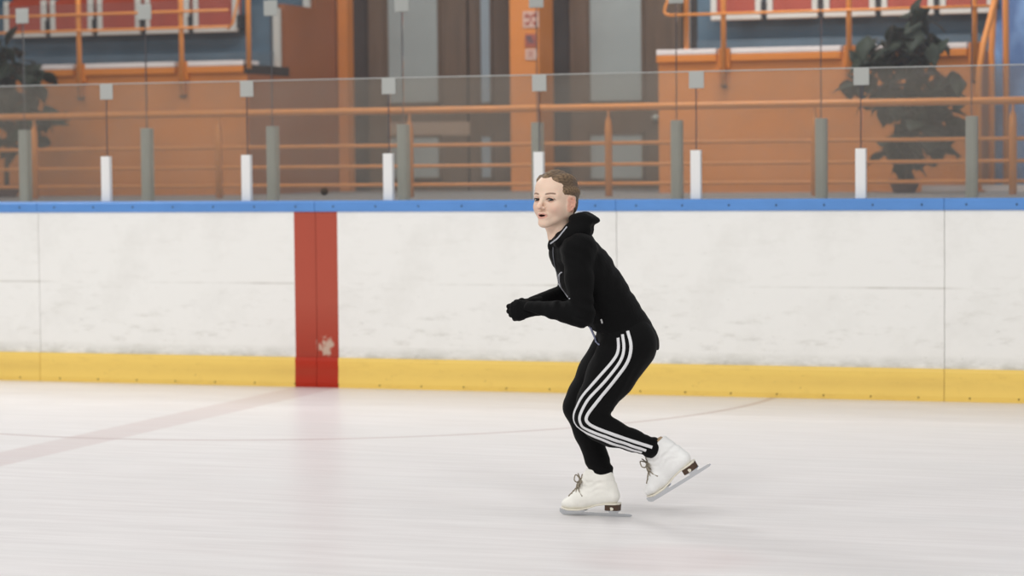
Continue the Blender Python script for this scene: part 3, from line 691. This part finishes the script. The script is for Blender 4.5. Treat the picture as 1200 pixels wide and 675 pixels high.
for e in (-1, 1):                                                      # eyes look to the camera
    c = np.array([.0745, .031*e, .1128]); gz = nrm((math.cos(yw)*.95, math.sin(yw)*.95, .05)); n_ = 24
    ph, th = np.meshgrid(np.linspace(0, math.pi, n_), np.linspace(0, 2*math.pi, 32, endpoint=False), indexing='ij')
    d = np.stack([np.sin(ph)*np.cos(th), np.sin(ph)*np.sin(th), np.cos(ph)], -1).reshape(-1, 3); t1 = nrm(np.cross(gz, [0, 0, 1])); t2 = np.cross(t1, gz)
    P_ = c+.0118*(d[:, [0]]*t1+d[:, [1]]*t2+d[:, [2]]*gz); an = ph.ravel()
    cc = np.where((an < .34)[:, None], np.array(lin((18, 18, 20))), np.where((an < .80)[:, None], np.array(lin((50, 50, 50))), np.array(lin((190, 176, 166)))))
    q_ = [(i*32+k, i*32+(k+1) % 32, (i+1)*32+(k+1) % 32, (i+1)*32+k) for i in range(n_-1) for k in range(32)]
    mesh_obj('eye', h2w(P_), np.array(q_), MT['eye'], sk_root, cc)
for e in (-1, 1):
    lsh = MB()
    ec = np.array([.0745, .031*e, .1128])
    def lid(az, el, r=.0127): return ec+r*np.array([math.cos(el)*math.cos(az), math.cos(el)*math.sin(az)*e, math.sin(el)])
    ue = lambda a_: math.radians(-3+30*math.cos(a_*1.05)); le = lambda a_: math.radians(-4-17*math.cos(a_*1.05))
    azs = np.linspace(-1.45, 1.5, 22)
    for nm_, f0, f1 in (('upper_eyelid', ue, lambda a_: 1.45), ('lower_eyelid', lambda a_: -1.45, le)):
        vs_ = []
        for a_ in azs:
            for t_ in np.linspace(0, 1, 9): vs_.append(lid(a_, f0(a_)*(1-t_)+f1(a_)*t_))
        MB().poly(h2w(vs_), [(i_*9+k_, i_*9+k_+1, (i_+1)*9+k_+1, (i_+1)*9+k_) for i_ in range(21) for k_ in range(8)], True).build(nm_, MT['lid'], body)
    az2 = np.linspace(-1.25, 1.35, 14)
    lsh.tube(h2w([lid(a_, ue(a_), .0131) for a_ in az2]), [.0006, .0010, .0014, .0017, .0018, .0019, .0019, .0019, .0019, .0019, .0018, .0016, .0013, .0007], 6)
    lsh.tube(h2w([lid(a_, le(a_), .0129) for a_ in az2]), [.0004]+[.0007]*12+[.0004], 6)
    lsh.build('eyelashes', MT['lash'], body)
# ---- hair, tightly braided back
hv = Vol((-.13, -.11, .02), (.11, .11, .26), .0020)
hv.ell((-.009, 0, .146), (.096, .0765, .087), .01); hv.ell((.030, 0, .172), (.049, .0575, .050), .02); hv.ell((-.050, 0, .095), (.052, .062, .058), .02)
S, P = hv.sl(hv.lo, hv.lo+hv.h*hv.n)
zx = np.interp(P[..., 0], [-.12, -.040, -.018, -.006, .012, .026, .036, .044, .058, .068, .080], [.036, .042, .054, .085, .120, .112, .116, .146, .180, .192, .215])
hv.F = (hv.F+.0045*np.exp(-np.maximum(P[..., 2]-zx, 0)/.009)*(P[..., 0] > .0)).astype(np.float32)
d = (zx-P[..., 2])*.75; A = hv.F; k = .006; hh = np.maximum(k-np.abs(A-d), 0)/k; hv.F = (np.maximum(A, d)+hh*hh*k*.25).astype(np.float32)
th = np.arctan2(P[..., 1], P[..., 2]-.10); s_ = np.arctan2(P[..., 2]-.10, P[..., 0]+.01)
rg = np.zeros_like(th)
for c in (-.95, -.42, .0, .42, .95): rg += np.exp(-((th-c)/.15)**2)*(.55+.45*np.abs(np.sin(s_*15+np.abs(th-c)*7)))
hv.F = (hv.F-.0085*rg+.0030).astype(np.float32)
V, Q = hv.mesh(); V = smooth_mesh(V, Q, 1, .4)
th = np.arctan2(V[:, 1], V[:, 2]-.10); s_ = np.arctan2(V[:, 2]-.10, V[:, 0]+.01); kk = np.zeros(len(V))
for c in (-.95, -.42, .0, .42, .95): kk += np.exp(-((th-c)/.13)**2)*np.abs(np.sin(s_*15+np.abs(th-c)*7))
kk = np.clip(.25+.75*kk+.22*np.sin(th*60+3*np.sin(s_*9)), 0, 1)[:, None]
mesh_obj('hair', h2w(V), Q, MT['hair'], sk_root, np.array(lin((82, 66, 52)))*(1-kk)+kk*np.array(lin((140, 116, 90))))['label'] = 'dark blond hair braided flat to the head'

# ---- jacket: torso, both sleeves
U = LAT
jv = Vol(np.minimum.reduce([sk(600, 410, -.42), sk(790, 410, .25), sk(600, 240, -.42), sk(790, 240, .25)])-.05, np.maximum.reduce([sk(600, 240, -.42), sk(790, 240, .25), sk(600, 410, .25), sk(790, 410, -.42)])+.05, .0048)
T = lambda x, y: sk(x, y, -.10)
tc = [(740, 404), (731, 390), (718, 368), (702, 344), (686, 318), (674, 297), (667, 282)]
tr = [(.111, .160), (.110, .158), (.107, .148), (.112, .152), (.110, .165), (.092, .150), (.055, .075)]
jv.path([T(*p) for p in tc], tr, u=U, k=.02, cap=.03)
# near arm
sh, el, wr = sk(676, 294, -.255), sk(682, 368.5, -.315), sk(618.5, 364.8, -.215)
jv.seg(T(672, 290), sh, (.060, .06), (.055, .055), k=.04)
m1 = sh*.55+el*.45
jv.path([sh, m1, el], [.057, .054, .047], k=.018)
m2 = el*.55+wr*.45; jv.path([el, m2, wr], [.049, .0455, .040], k=.016, cap=.008)
# far arm
sh2, el2, wr2 = sk(664, 296, .055), sk(669, 343, .10), sk(621, 358, -.09)
jv.seg(T(672, 290), sh2, (.060, .06), (.055, .055), k=.04)
jv.path([sh2, el2], [.055, .046], k=.018); jv.path([el2, wr2], [.045, .032], k=.016, cap=.008)
jv.ell(T(660, 296), (.050, .07, .05), .035)
jv.seg(T(672, 280), sk(682, 290, -.23), (.05, .05), (.05, .05), k=.04)
jv.cut(T(731, 397.5), sk(700, 407, -.1)*0+nrm(T(722, 421)-T(731, 393)), .006)
# folds: rumples around elbow and waist
def folds(P):
    o = np.zeros(P.shape[:3], np.float32)
    for c, R_, wv, ph, amp in ((el, .11, nrm(T(700, 350)-T(660, 390)), 0, .0030), (T(716, 372), .13, nrm(T(700, 340)-T(740, 400)), 1.2, .0028), (sh, .12, nrm(T(640, 330)-T(690, 280)), .5, .0022), (m2, .08, nrm(wr-el), .3, .0018), (T(700, 330), .14, nrm(T(690, 300)-T(745, 330)), 2.0, .0022)):
        q = P-c.astype(np.float32); r2 = (q*q).sum(-1); x = q@wv.astype(np.float32); y = q@np.cross(wv, U).astype(np.float32)
        o += amp*np.exp(-r2/(R_*R_))*np.sin(x*150+ph+2.2*np.sin(y*34+ph))
    return o
jv.warp(folds)
V, Q = jv.mesh(); V = smooth_mesh(V, Q, 2, .5)
jk = mesh_obj('jacket', V, Q, MT['jacket'], sk_root); jk['label'] = 'black zipped fleece hoodie'
BJ = BVHTree.FromPolygons([Vector(p) for p in V.tolist()], Q.tolist())
# collar and hood lying on the nape
hd = Vol(np.minimum(sk(636, 300, -.32), sk(715, 300, .08))-.06, np.maximum(sk(636, 235, -.32), sk(715, 235, .08))+.06, .004)
nk = lambda x, y, d: sk(x, y, d)
ring = [nk(647, 283, -.13), nk(655, 276, -.185), nk(667, 268, -.205), nk(679, 259, -.19), nk(686, 257, -.12), nk(679, 262, -.05), nk(663, 272, -.03), nk(650, 280, -.07), nk(647, 283, -.13)]
hd.path(ring, [.008, .010, .018, .026, .028, .026, .016, .009, .008], k=.014)
low = [nk(648, 290, -.13), nk(657, 284, -.20), nk(670, 277, -.225), nk(683, 270, -.20), nk(686, 270, -.12), nk(682, 272, -.04), nk(665, 280, -.015), nk(650, 288, -.06), nk(648, 290, -.13)]
hd.path(low, [.012, .017, .026, .026, .026, .026, .022, .014, .012], k=.03)
hd.seg(nk(683, 257, -.17), nk(691, 257.5, -.13), (.020, .05), (.015, .05), u=U, k=.02); hd.seg(nk(683, 257, -.07), nk(691, 257.5, -.11), (.020, .04), (.015, .05), u=U, k=.02)
hd.seg(nk(672, 257, -.18), nk(682, 256, -.17), .020, .020, k=.015)
hd.seg(nk(680, 256, -.12), nk(695, 257, -.12), (.014, .07), (.011, .05), u=U, k=.02)
hd.ell(w2h(sk(0, 0, 0))*0+nk(664, 262, -.12), (.046, .046, .05), .012, sub=True)
V, Q = hd.mesh(); V = smooth_mesh(V, Q, 2, .5)
hood = mesh_obj('hood', V, Q, MT['jacket'], jk); BH = BVHTree.FromPolygons([Vector(p) for p in V.tolist()], Q.tolist())
def onto(trees, px, py, lift=.003):
    d = Vector(nrm(ray(px, py))); best = None
    for tr_ in trees:
        h = tr_.ray_cast(Vector(CAM), d)
        if h[0] is not None and (best is None or h[3] < best[3]): best = h
    return None if best is None else (np.array(best[0])+np.array(best[1])*lift, np.array(best[1]))
def cord(name, px, r, m, par, trees, n=24, lift=.002):
    pts = [onto(trees, *p, lift) for p in spline(px, n)]; pts = [p[0] for p in pts if p is not None]
    if len(pts) < 3: return None
    P = np.array(pts)
    for _ in range(2): P[1:-1] = (P[:-2]+2*P[1:-1]+P[2:])/4
    return MB().tube(P, r, 6).build(name, m, par)
cord('collar_piping', [(664.5, 266), (659, 273), (653, 280), (645.5, 285.5)], .0032, MT['piping'], jk, [BH, BJ], lift=.001)
cord('zipper', [(648.5, 288), (648.5, 300), (651.5, 316), (656.5, 330)], .0022, MT['zip'], jk, [BJ], lift=.0005)
cord('drawcord', [(659, 319), (656.5, 321), (656, 329), (658.5, 338), (662, 344), (668, 350)], .0026, MT['piping'], jk, [BJ, BH])
cord('drawcord', [(656.8, 320), (654.6, 324), (654.8, 331), (656.5, 337)], .0022, MT['piping'], jk, [BJ, BH])
cord('pocket_tag', [(704.6, 374), (705.4, 376), (706, 378.5)], .004, MT['label_tag'], jk, [BJ], 5)

# ---- trousers
tv = Vol(np.minimum.reduce([sk(645, 570, -.34), sk(790, 570, .16), sk(645, 370, -.34), sk(790, 370, .16)])-.05, np.maximum.reduce([sk(645, 570, -.34), sk(790, 370, .16), sk(790, 570, -.34), sk(645, 370, .16)])+.05, .0048)
hn, hf = sk(735.5, 406, -.175), sk(726, 407, -.03)
tv.seg(sk(728, 386, -.10), sk(736, 404, -.10), (.100, .145), (.112, .165), u=U, k=.03)
tv.ell(sk(740.5, 399, -.165), (.086, .085, .097), .03); tv.ell(sk(738, 400, -.04), (.083, .085, .094), .03)
knN, anN = sk(690, 484, -.185), sk(764, 524.5, -.15)
tv.path([hn, hn*.55+knN*.45, hn*.18+knN*.82, knN], [.112, .094, .072, .060], u=U, k=.02)
knS = sk(689, 489, -.185); tv.path([knS, sk(703, 500, -.18), sk(717, 507.5, -.175), sk(741, 516, -.16), anN, anN+nrm(anN-knN)*.010], [.056, .0555, .0525, .042, .0385, .038], k=.02, cap=.008)
knF, anF = sk(677.5, 477, -.03), sk(705, 553, .0)
tv.path([hf, hf*.55+knF*.45, hf*.18+knF*.82, knF], [.108, .092, .072, .060], u=U, k=.02)
cF = knF*.62+anF*.38-nrm(sk(100, 0)-sk(0, 0))*-.004
tv.path([knF, cF, knF*.2+anF*.8, anF+Zu*.01, anF-Zu*.022], [.058, .055, .046, .043, .042], k=.018, cap=.012)
def folds2(P):
    o = np.zeros(P.shape[:3], np.float32)
    for c, R_, wv, amp in ((sk(706, 480, -.2), .09, nrm(hn-knN), .0010), (anF, .06, Zu, .0030), (anN, .06, nrm(anN-knN), .0022), (sk(735, 440, -.2), .12, nrm(sk(700, 440)-sk(740, 460)), .0016)):
        q = P-np.asarray(c, np.float32); r2 = (q*q).sum(-1); o += amp*np.exp(-r2/(R_*R_))*np.sin((q@wv.astype(np.float32))*190+2*np.sin(q[..., 1]*40))
    return o
tv.warp(folds2)
V, Q = tv.mesh(); V = smooth_mesh(V, Q, 2, .5)
tr_ = mesh_obj('trousers', V, Q, MT['trousers'], sk_root); tr_['label'] = 'black slim tracksuit trousers'
BT_ = BVHTree.FromPolygons([Vector(p) for p in V.tolist()], Q.tolist())
ff = ((V-S0)@Vh)[Q].max(1) < -.10; BN = BVHTree.FromPolygons([Vector(p) for p in V.tolist()], Q[ff].tolist())
def ribbon(px, wd):
    pts = [onto([BN], *p, .0012) for p in spline(px, 90)]; pts = [p for p in pts if p is not None]
    P = np.array([p[0] for p in pts]); N = np.array([p[1] for p in pts])
    for _ in range(4): P[1:-1] = (P[:-2]+2*P[1:-1]+P[2:])/4; N[1:-1] = (N[:-2]+2*N[1:-1]+N[2:])/4
    vs = []; n = len(P)
    for i in range(n):
        t_ = nrm(P[min(i+1, n-1)]-P[max(i-1, 0)]); N_ = nrm(N[i]); s_ = nrm(np.cross(t_, N_))
        for e in (-1, -.33, .33, 1):
            p = P[i]+s_*wd*.5*e; h = BN.find_nearest(Vector(p)); q = np.array(h[0])+np.array(h[1])*.0022; vs.append(q)
        for e in (1, -1):
            h = BN.find_nearest(Vector(P[i]+s_*wd*.5*e)); vs.append(np.array(h[0])-np.array(h[1])*.002)
    fs = [(6*i+e, 6*i+(e+1) % 6, 6*i+6+(e+1) % 6, 6*i+6+e) for i in range(n-1) for e in range(6)]
    return MB().poly(vs, fs, True).build('white_stripe', MT['stripe'], tr_)
ribbon([(724.4, 396), (724.6, 410), (719, 422), (700, 444), (682.5, 464.5), (673.3, 483), (672.8, 494), (677, 502.4), (693, 509.8), (719, 520.3), (752, 530.4)], .0115)
ribbon([(729.5, 392), (731.2, 409), (726, 425), (708, 448), (689.5, 468), (680, 486), (680.4, 496), (687, 502.8), (714, 513.4), (757, 528)], .0115)
ribbon([(735.5, 388), (739.5, 406), (735, 425), (719, 447), (698, 473), (687.5, 488), (689.5, 496), (703, 503.3), (737, 515.5), (764.5, 524.3)], .0125)
cord('waist_drawcord', [(691.5, 383), (696, 392), (699, 400), (702.5, 404)], .0034, MT['lace_blue'], tr_, [BJ, BT_], 12)
cord('waist_drawcord', [(693, 384), (698, 394), (698.5, 401)], .0030, MT['lace_blue'], tr_, [BJ, BT_], 10)

# ---- gloved hands, loosely closed
def glove(w0, fwd, up, back, label):
    """fwd: along the forearm, up: towards the index side, back: out of the back of the hand"""
    fwd = nrm(fwd); back = nrm(back-fwd*(back@fwd)); up = np.cross(back, fwd)*np.sign(np.cross(back, fwd)@up)
    B = np.stack([fwd, up, back]); G = Vol((-.05, -.065, -.075), (.125, .075, .05), .0023)
    G.path([(-.04, 0, 0), (.0, 0, 0), (.022, .0, 0)], [(.030, .027), (.028, .024), (.033, .020)], u=(0, 0, 1), k=.012)
    G.path([(.018, 0, 0), (.045, .002, .002), (.066, .002, .0)], [(.032, .019), (.037, .017), (.037, .014)], u=(0, 0, 1), k=.012)
    for i, (yy, L1, L2, L3, x0) in enumerate(((.027, .040, .024, .019, .070), (.009, .043, .028, .020, .073), (-.009, .040, .026, .019, .070), (-.026, .031, .020, .017, .063))):
        p = np.array([x0-.012, yy, .001]); a = math.radians(38+6*i); pts = [p]
        for L, da in ((L1, 0), (L2, math.radians(78)), (L3, math.radians(50))):
            a += da; pts.append(pts[-1]+L*np.array([math.cos(a), -.03*np.sign(yy), -math.sin(a)]))
        G.path(pts, [.0105, .0100, .0092, .0078], k=.0035)
    G.path([(.012, .024, -.008), (.034, .040, -.018), (.060, .040, -.030), (.078, .030, -.040)], [.0125, .0120, .0105, .0085], k=.008)
    V, Q = G.mesh(); V = smooth_mesh(V, Q, 1, .5); W = w0+V@B
    if np.linalg.det(B) < 0: Q = Q[:, ::-1]
    o = mesh_obj('glove', W, Q, MT['glove'], sk_root); o['label'] = label
fN = nrm(sk(596, 366.5, -.195)-sk(619, 364, -.215)); glove(sk(620.5, 362.5, -.212), fN, Zu, -Vh*.9+np.array([0, 0, .25]), 'black knit glove on the near hand, fingers curled')
fF = nrm(sk(598, 361, -.115)-sk(622, 357, -.09)); glove(sk(622, 357.5, -.095), fF, Zu, Vh*.7+Zu*.7, 'black knit glove on the far hand, fingers curled')

# ---- figure skates
def skate(origin, fwd, up, label, leather, bow):
    fwd = nrm(fwd); up = nrm(up-fwd*(up@fwd)); lat = np.cross(up, fwd); B = np.stack([fwd, lat, up])
    W = lambda P: np.asarray(origin)+np.asarray(P, float)@B
    b = Vol((-.02, -.065, .0), (.29, .065, .225), .0026)
    b.path([(.085, 0, .075), (.094, 0, .115), (.094, 0, .152), (.0975, 0, .192)], [(.072, .034), (.074, .0345), (.060, .036), (.052, .039)], u=(0, 1, 0), k=.012, cap=.006)
    b.path([(.038, 0, .082), (.10, 0, .082), (.165, 0, .070), (.205, 0, .0525), (.232, 0, .0475)], [(.029, .0315), (.037, .034), (.044, .0415), (.0275, .0415), (.0195, .034)], u=(0, 1, 0), k=.014)
    b.seg((.165, 0, .095), (.150, 0, .165), (.016, .022), (.012, .018), u=(0, 1, 0), k=.014)         # tongue and lacing ridge
    S, P = b.sl(b.lo, b.lo+b.h*b.n); zb = np.interp(P[..., 0], [0, .065, .10, .14, .17, .22, .26], [.054, .053, .047, .033, .027, .027, .036])
    d = (zb-P[..., 2])*.9; k = .004; A = b.F; hh = np.maximum(k-np.abs(A-d), 0)/k; b.F = (np.maximum(A, d)+hh*hh*k*.25).astype(np.float32)
    b.F = (b.F+.0016*np.exp(-((P[..., 0]-.11)/.05)**2-((P[..., 2]-.125)/.035)**2)*np.sin(P[..., 2]*260+3*np.sin(P[..., 0]*60))).astype(np.float32)
    b.ell((.0975, 0, .205), (.040, .030, .022), .006, sub=True)
    V, Q = b.mesh(); V = smooth_mesh(V, Q, 1, .5); VW = W(V)
    if np.linalg.det(B) < 0: Q = Q[:, ::-1]
    bo = mesh_obj('ice_skate', VW, Q, leather, sk_root); bo['label'] = label
    tb = BVHTree.FromPolygons([Vector(p) for p in V.tolist()], Q.tolist() if np.linalg.det(B) > 0 else Q[:, ::-1].tolist())
    def mb(fn, name, m, bev=0): g_ = MB(); fn(g_); g_.v = [tuple(p) for p in W(g_.v)]; return g_.build(name, m, bo, bev)
    # sole: outline of the boot bottom, following its arch
    xs = np.linspace(.006, .252, 30); hw = np.interp(xs, [.006, .02, .05, .09, .13, .18, .215, .24, .252], [.016, .027, .031, .028, .029, .041, .041, .030, .012]); zs = np.interp(xs, [0, .065, .10, .14, .17, .22, .26], [.054, .053, .047, .033, .027, .027, .036])
    def sole(g_):
        vs = []; 
        for x, w_, z in zip(xs, hw, zs): vs += [(x, -w_, z-.004), (x, w_, z-.004), (x, w_+.0005, z+.002), (x, -w_-.0005, z+.002)]
        n = len(xs); fs = [(4*i+e, 4*i+(e+1) % 4, 4*i+4+(e+1) % 4, 4*i+4+e) for i in range(n-1) for e in range(4)]+[(3, 2, 1, 0), (4*n-4, 4*n-3, 4*n-2, 4*n-1)]
        g_.poly(vs, fs, True)
    mb(sole, 'sole', MT['sole'])
    def heel(g_):
        pr = lambda s: [(.004+.002*(1-s), .0), (.012, .024*s), (.035, .029*s), (.066, .026*s), (.069, 0), (.066, -.026*s), (.035, -.029*s), (.012, -.024*s)]
        lo_, hi_ = pr(.90), pr(1.0); vs = [(x, y, .0255) for x, y in lo_]+[(x-.002, y, .0505) for x, y in hi_]; n = 8
        g_.poly(vs, [tuple(range(n-1, -1, -1)), tuple(range(n, 2*n))]+[(i, (i+1) % n, (i+1) % n+n, i+n) for i in range(n)])
    ho = mb(heel, 'heel', MT['heel'], .002)
    def chip(g_): g_.poly([(.030, s*.0275, .028) for s in (1,)]+[(.040, .0283, .027), (.041, .0295, .040), (.033, .0295, .041), (.026, .0288, .036)], [(0, 1, 2, 3, 4)]); g_.poly([(.030, -.0275, .028), (.040, -.0283, .027), (.041, -.0295, .040), (.033, -.0295, .041), (.026, -.0288, .036)], [(4, 3, 2, 1, 0)])
    def runner(g_):
        xs_ = np.linspace(-.042, .262, 40); bot = .0015*((xs_-.12)/.15)**2; top = np.interp(xs_, [-.042, -.03, .0, .2, .24, .262], [.009, .012, .013, .014, .018, .026]); bot[-1] = .012; bot[-2] = .005; bot[0] = .004
        vs = []
        for x, a_, c_ in zip(xs_, bot, top): vs += [(x, -.002, a_), (x, .002, a_), (x, .002, c_), (x, -.002, c_)]
        n = len(xs_); g_.poly(vs, [(4*i+e, 4*i+(e+1) % 4, 4*i+4+(e+1) % 4, 4*i+4+e) for i in range(n-1) for e in range(4)]+[(3, 2, 1, 0), (4*n-4, 4*n-3, 4*n-2, 4*n-1)])
        # stanchions and mounting plates
        for (xa, xb, xc, xd, zt) in ((.012, .058, .018, .050, .0255), (.150, .235, .165, .215, .0235)):
            g_.prism([(xc, .011), (xd, .011), (xb, zt-.003), (xa, zt-.003)], 1, -.003, .003)
            g_.box((xa-.004, -.016, zt-.003), (xb+.004, .016, zt))
    mb(chip, 'scuff_patch', MT['sole'])
    bl = mb(runner, 'blade', MT['steel'])
    # laces: crossed rows up the front, then a bow
    def surf(x, y, z):
        h = tb.find_nearest(Vector((x, y, z))); return np.array(h[0])+np.array(h[1])*.002
    fx = np.interp; rows = [(.214, .079), (.200, .086), (.187, .094), (.176, .104), (.169, .118), (.165, .133), (.163, .148), (.162, .162)]
    def laces(g_):
        for i in range(len(rows)-1):
            for e in (-1, 1):
                y0, y1 = .023*e, -.023*e; pts = []
                for t_ in np.linspace(0, 1, 7): x, z = np.array(rows[i])*(1-t_)+np.array(rows[i+1])*t_; pts.append(surf(x+.01, y0+(y1-y0)*t_, z+.01))
                g_.tube(pts, .0026, 6)
        kx, kz = rows[-2]; k0 = surf(kx+.01, 0, kz)+np.array([.003, 0, 0]); g_.tube([k0+np.array([0, -.006, 0]), k0+np.array([.003, 0, .001]), k0+np.array([0, .006, 0])], .0045, 8)
        for e in (-1, 1):
            for (dx, dy, dz, sw) in ((.014, .026, .020, .007), (-.004, .032, -.026, .006), (-.012, .030, -.004, .006)):
                c_ = [k0, k0+np.array([dx, dy*e*.6, dz]), k0+np.array([dx*1.1, dy*e*1.3, dz*.6-.010]), k0+np.array([dx*.6, dy*e*.8, dz*.1-.012]), k0]
                g_.tube(spline(c_, 16), .0027, 6)
            g_.tube(spline([k0, k0+np.array([.006, .020*e, -.016]), k0+np.array([-.004, .032*e, -.044]), k0+np.array([-.020, .042*e, -.064])], 12), .0027, 6)
            g_.tube(spline([k0, k0+np.array([.010, .012*e, -.018]), k0+np.array([.010, .026*e, -.042]), k0+np.array([.006, .034*e, -.056])], 12), .0027, 6)
    mb(laces, 'laces', MT['lace'])
    def sock(g_):
        g_.lathe([(.034, .180), (.034, .196), (.032, .203), (.026, .204)], (.094, 0, 0), 20)
    mb(sock, 'sock', MT['sock'])
    return bo
skate(S0+np.array([.112, 0, 0])+np.array([0, 0, -.0005]), (-1, 0, 0), Zu, 'white scuffed figure skate gliding on the ice', MT['leather_worn'], 0)
fw = nrm(-Rh*.232-Zu*.158+Vh*.095); up0 = -Rh*.158+Zu*.232
fw2 = fw; org = sk(797.5, 568, -.14)-fw2*.11
skate(org, fw, up0, 'white figure skate lifted behind, heel up', MT['leather'], 1)
# ------------------------------------------------------------------ light
w = bpy.data.worlds.new('rink_hall_light'); sc.world = w; w.use_nodes = True
bg = w.node_tree.nodes['Background']; bg.inputs[0].default_value = (1.0, .998, .992, 1); bg.inputs[1].default_value = .385
def area(nm, loc, target, size, power, c=(1, .985, .965), sy=None):
    ld = bpy.data.lights.new(nm, 'AREA'); ld.shape = 'RECTANGLE'; ld.size = size; ld.size_y = sy or size; ld.energy = power; ld.color = c
    o = bpy.data.objects.new(nm, ld); col.objects.link(o); o.location = loc
    o.rotation_euler = (Vector(target)-Vector(loc)).to_track_quat('-Z', 'Y').to_euler(); return o
for i, (x, y) in enumerate([(-6, -7), (2, -7), (10, -7)]):
    area('hall_and_fill_lamp', (x, y, 9), (x, y, 0), 3.0, 95, sy=1.2)
for i, (x, y) in enumerate([(-6, -15), (2, -15), (10, -15)]):  # added fill lamps behind the camera, lighting the boards from the front
    area('hall_and_fill_lamp', (x, y, 8), (x*.6, 0, .5), 3.0, 330, sy=1.2)
area('stand_side_light', (-5.5, .5, 7.5), (2.2, -5, .3), 2.5, 330, sy=2.0)  # unseen light above the left stand, giving the skater's rightward shadow
area('hall_and_fill_lamp', (2, 3.0, 7.0), (1.5, 6.2, 1.5), 4.0, 370, sy=1.2)  # added fill lamp that brightens the stands
vs = sc.view_settings; vs.view_transform = 'Standard'; vs.look = 'None'; vs.gamma = 1; vs.use_curve_mapping = False; vs.exposure = 0.0
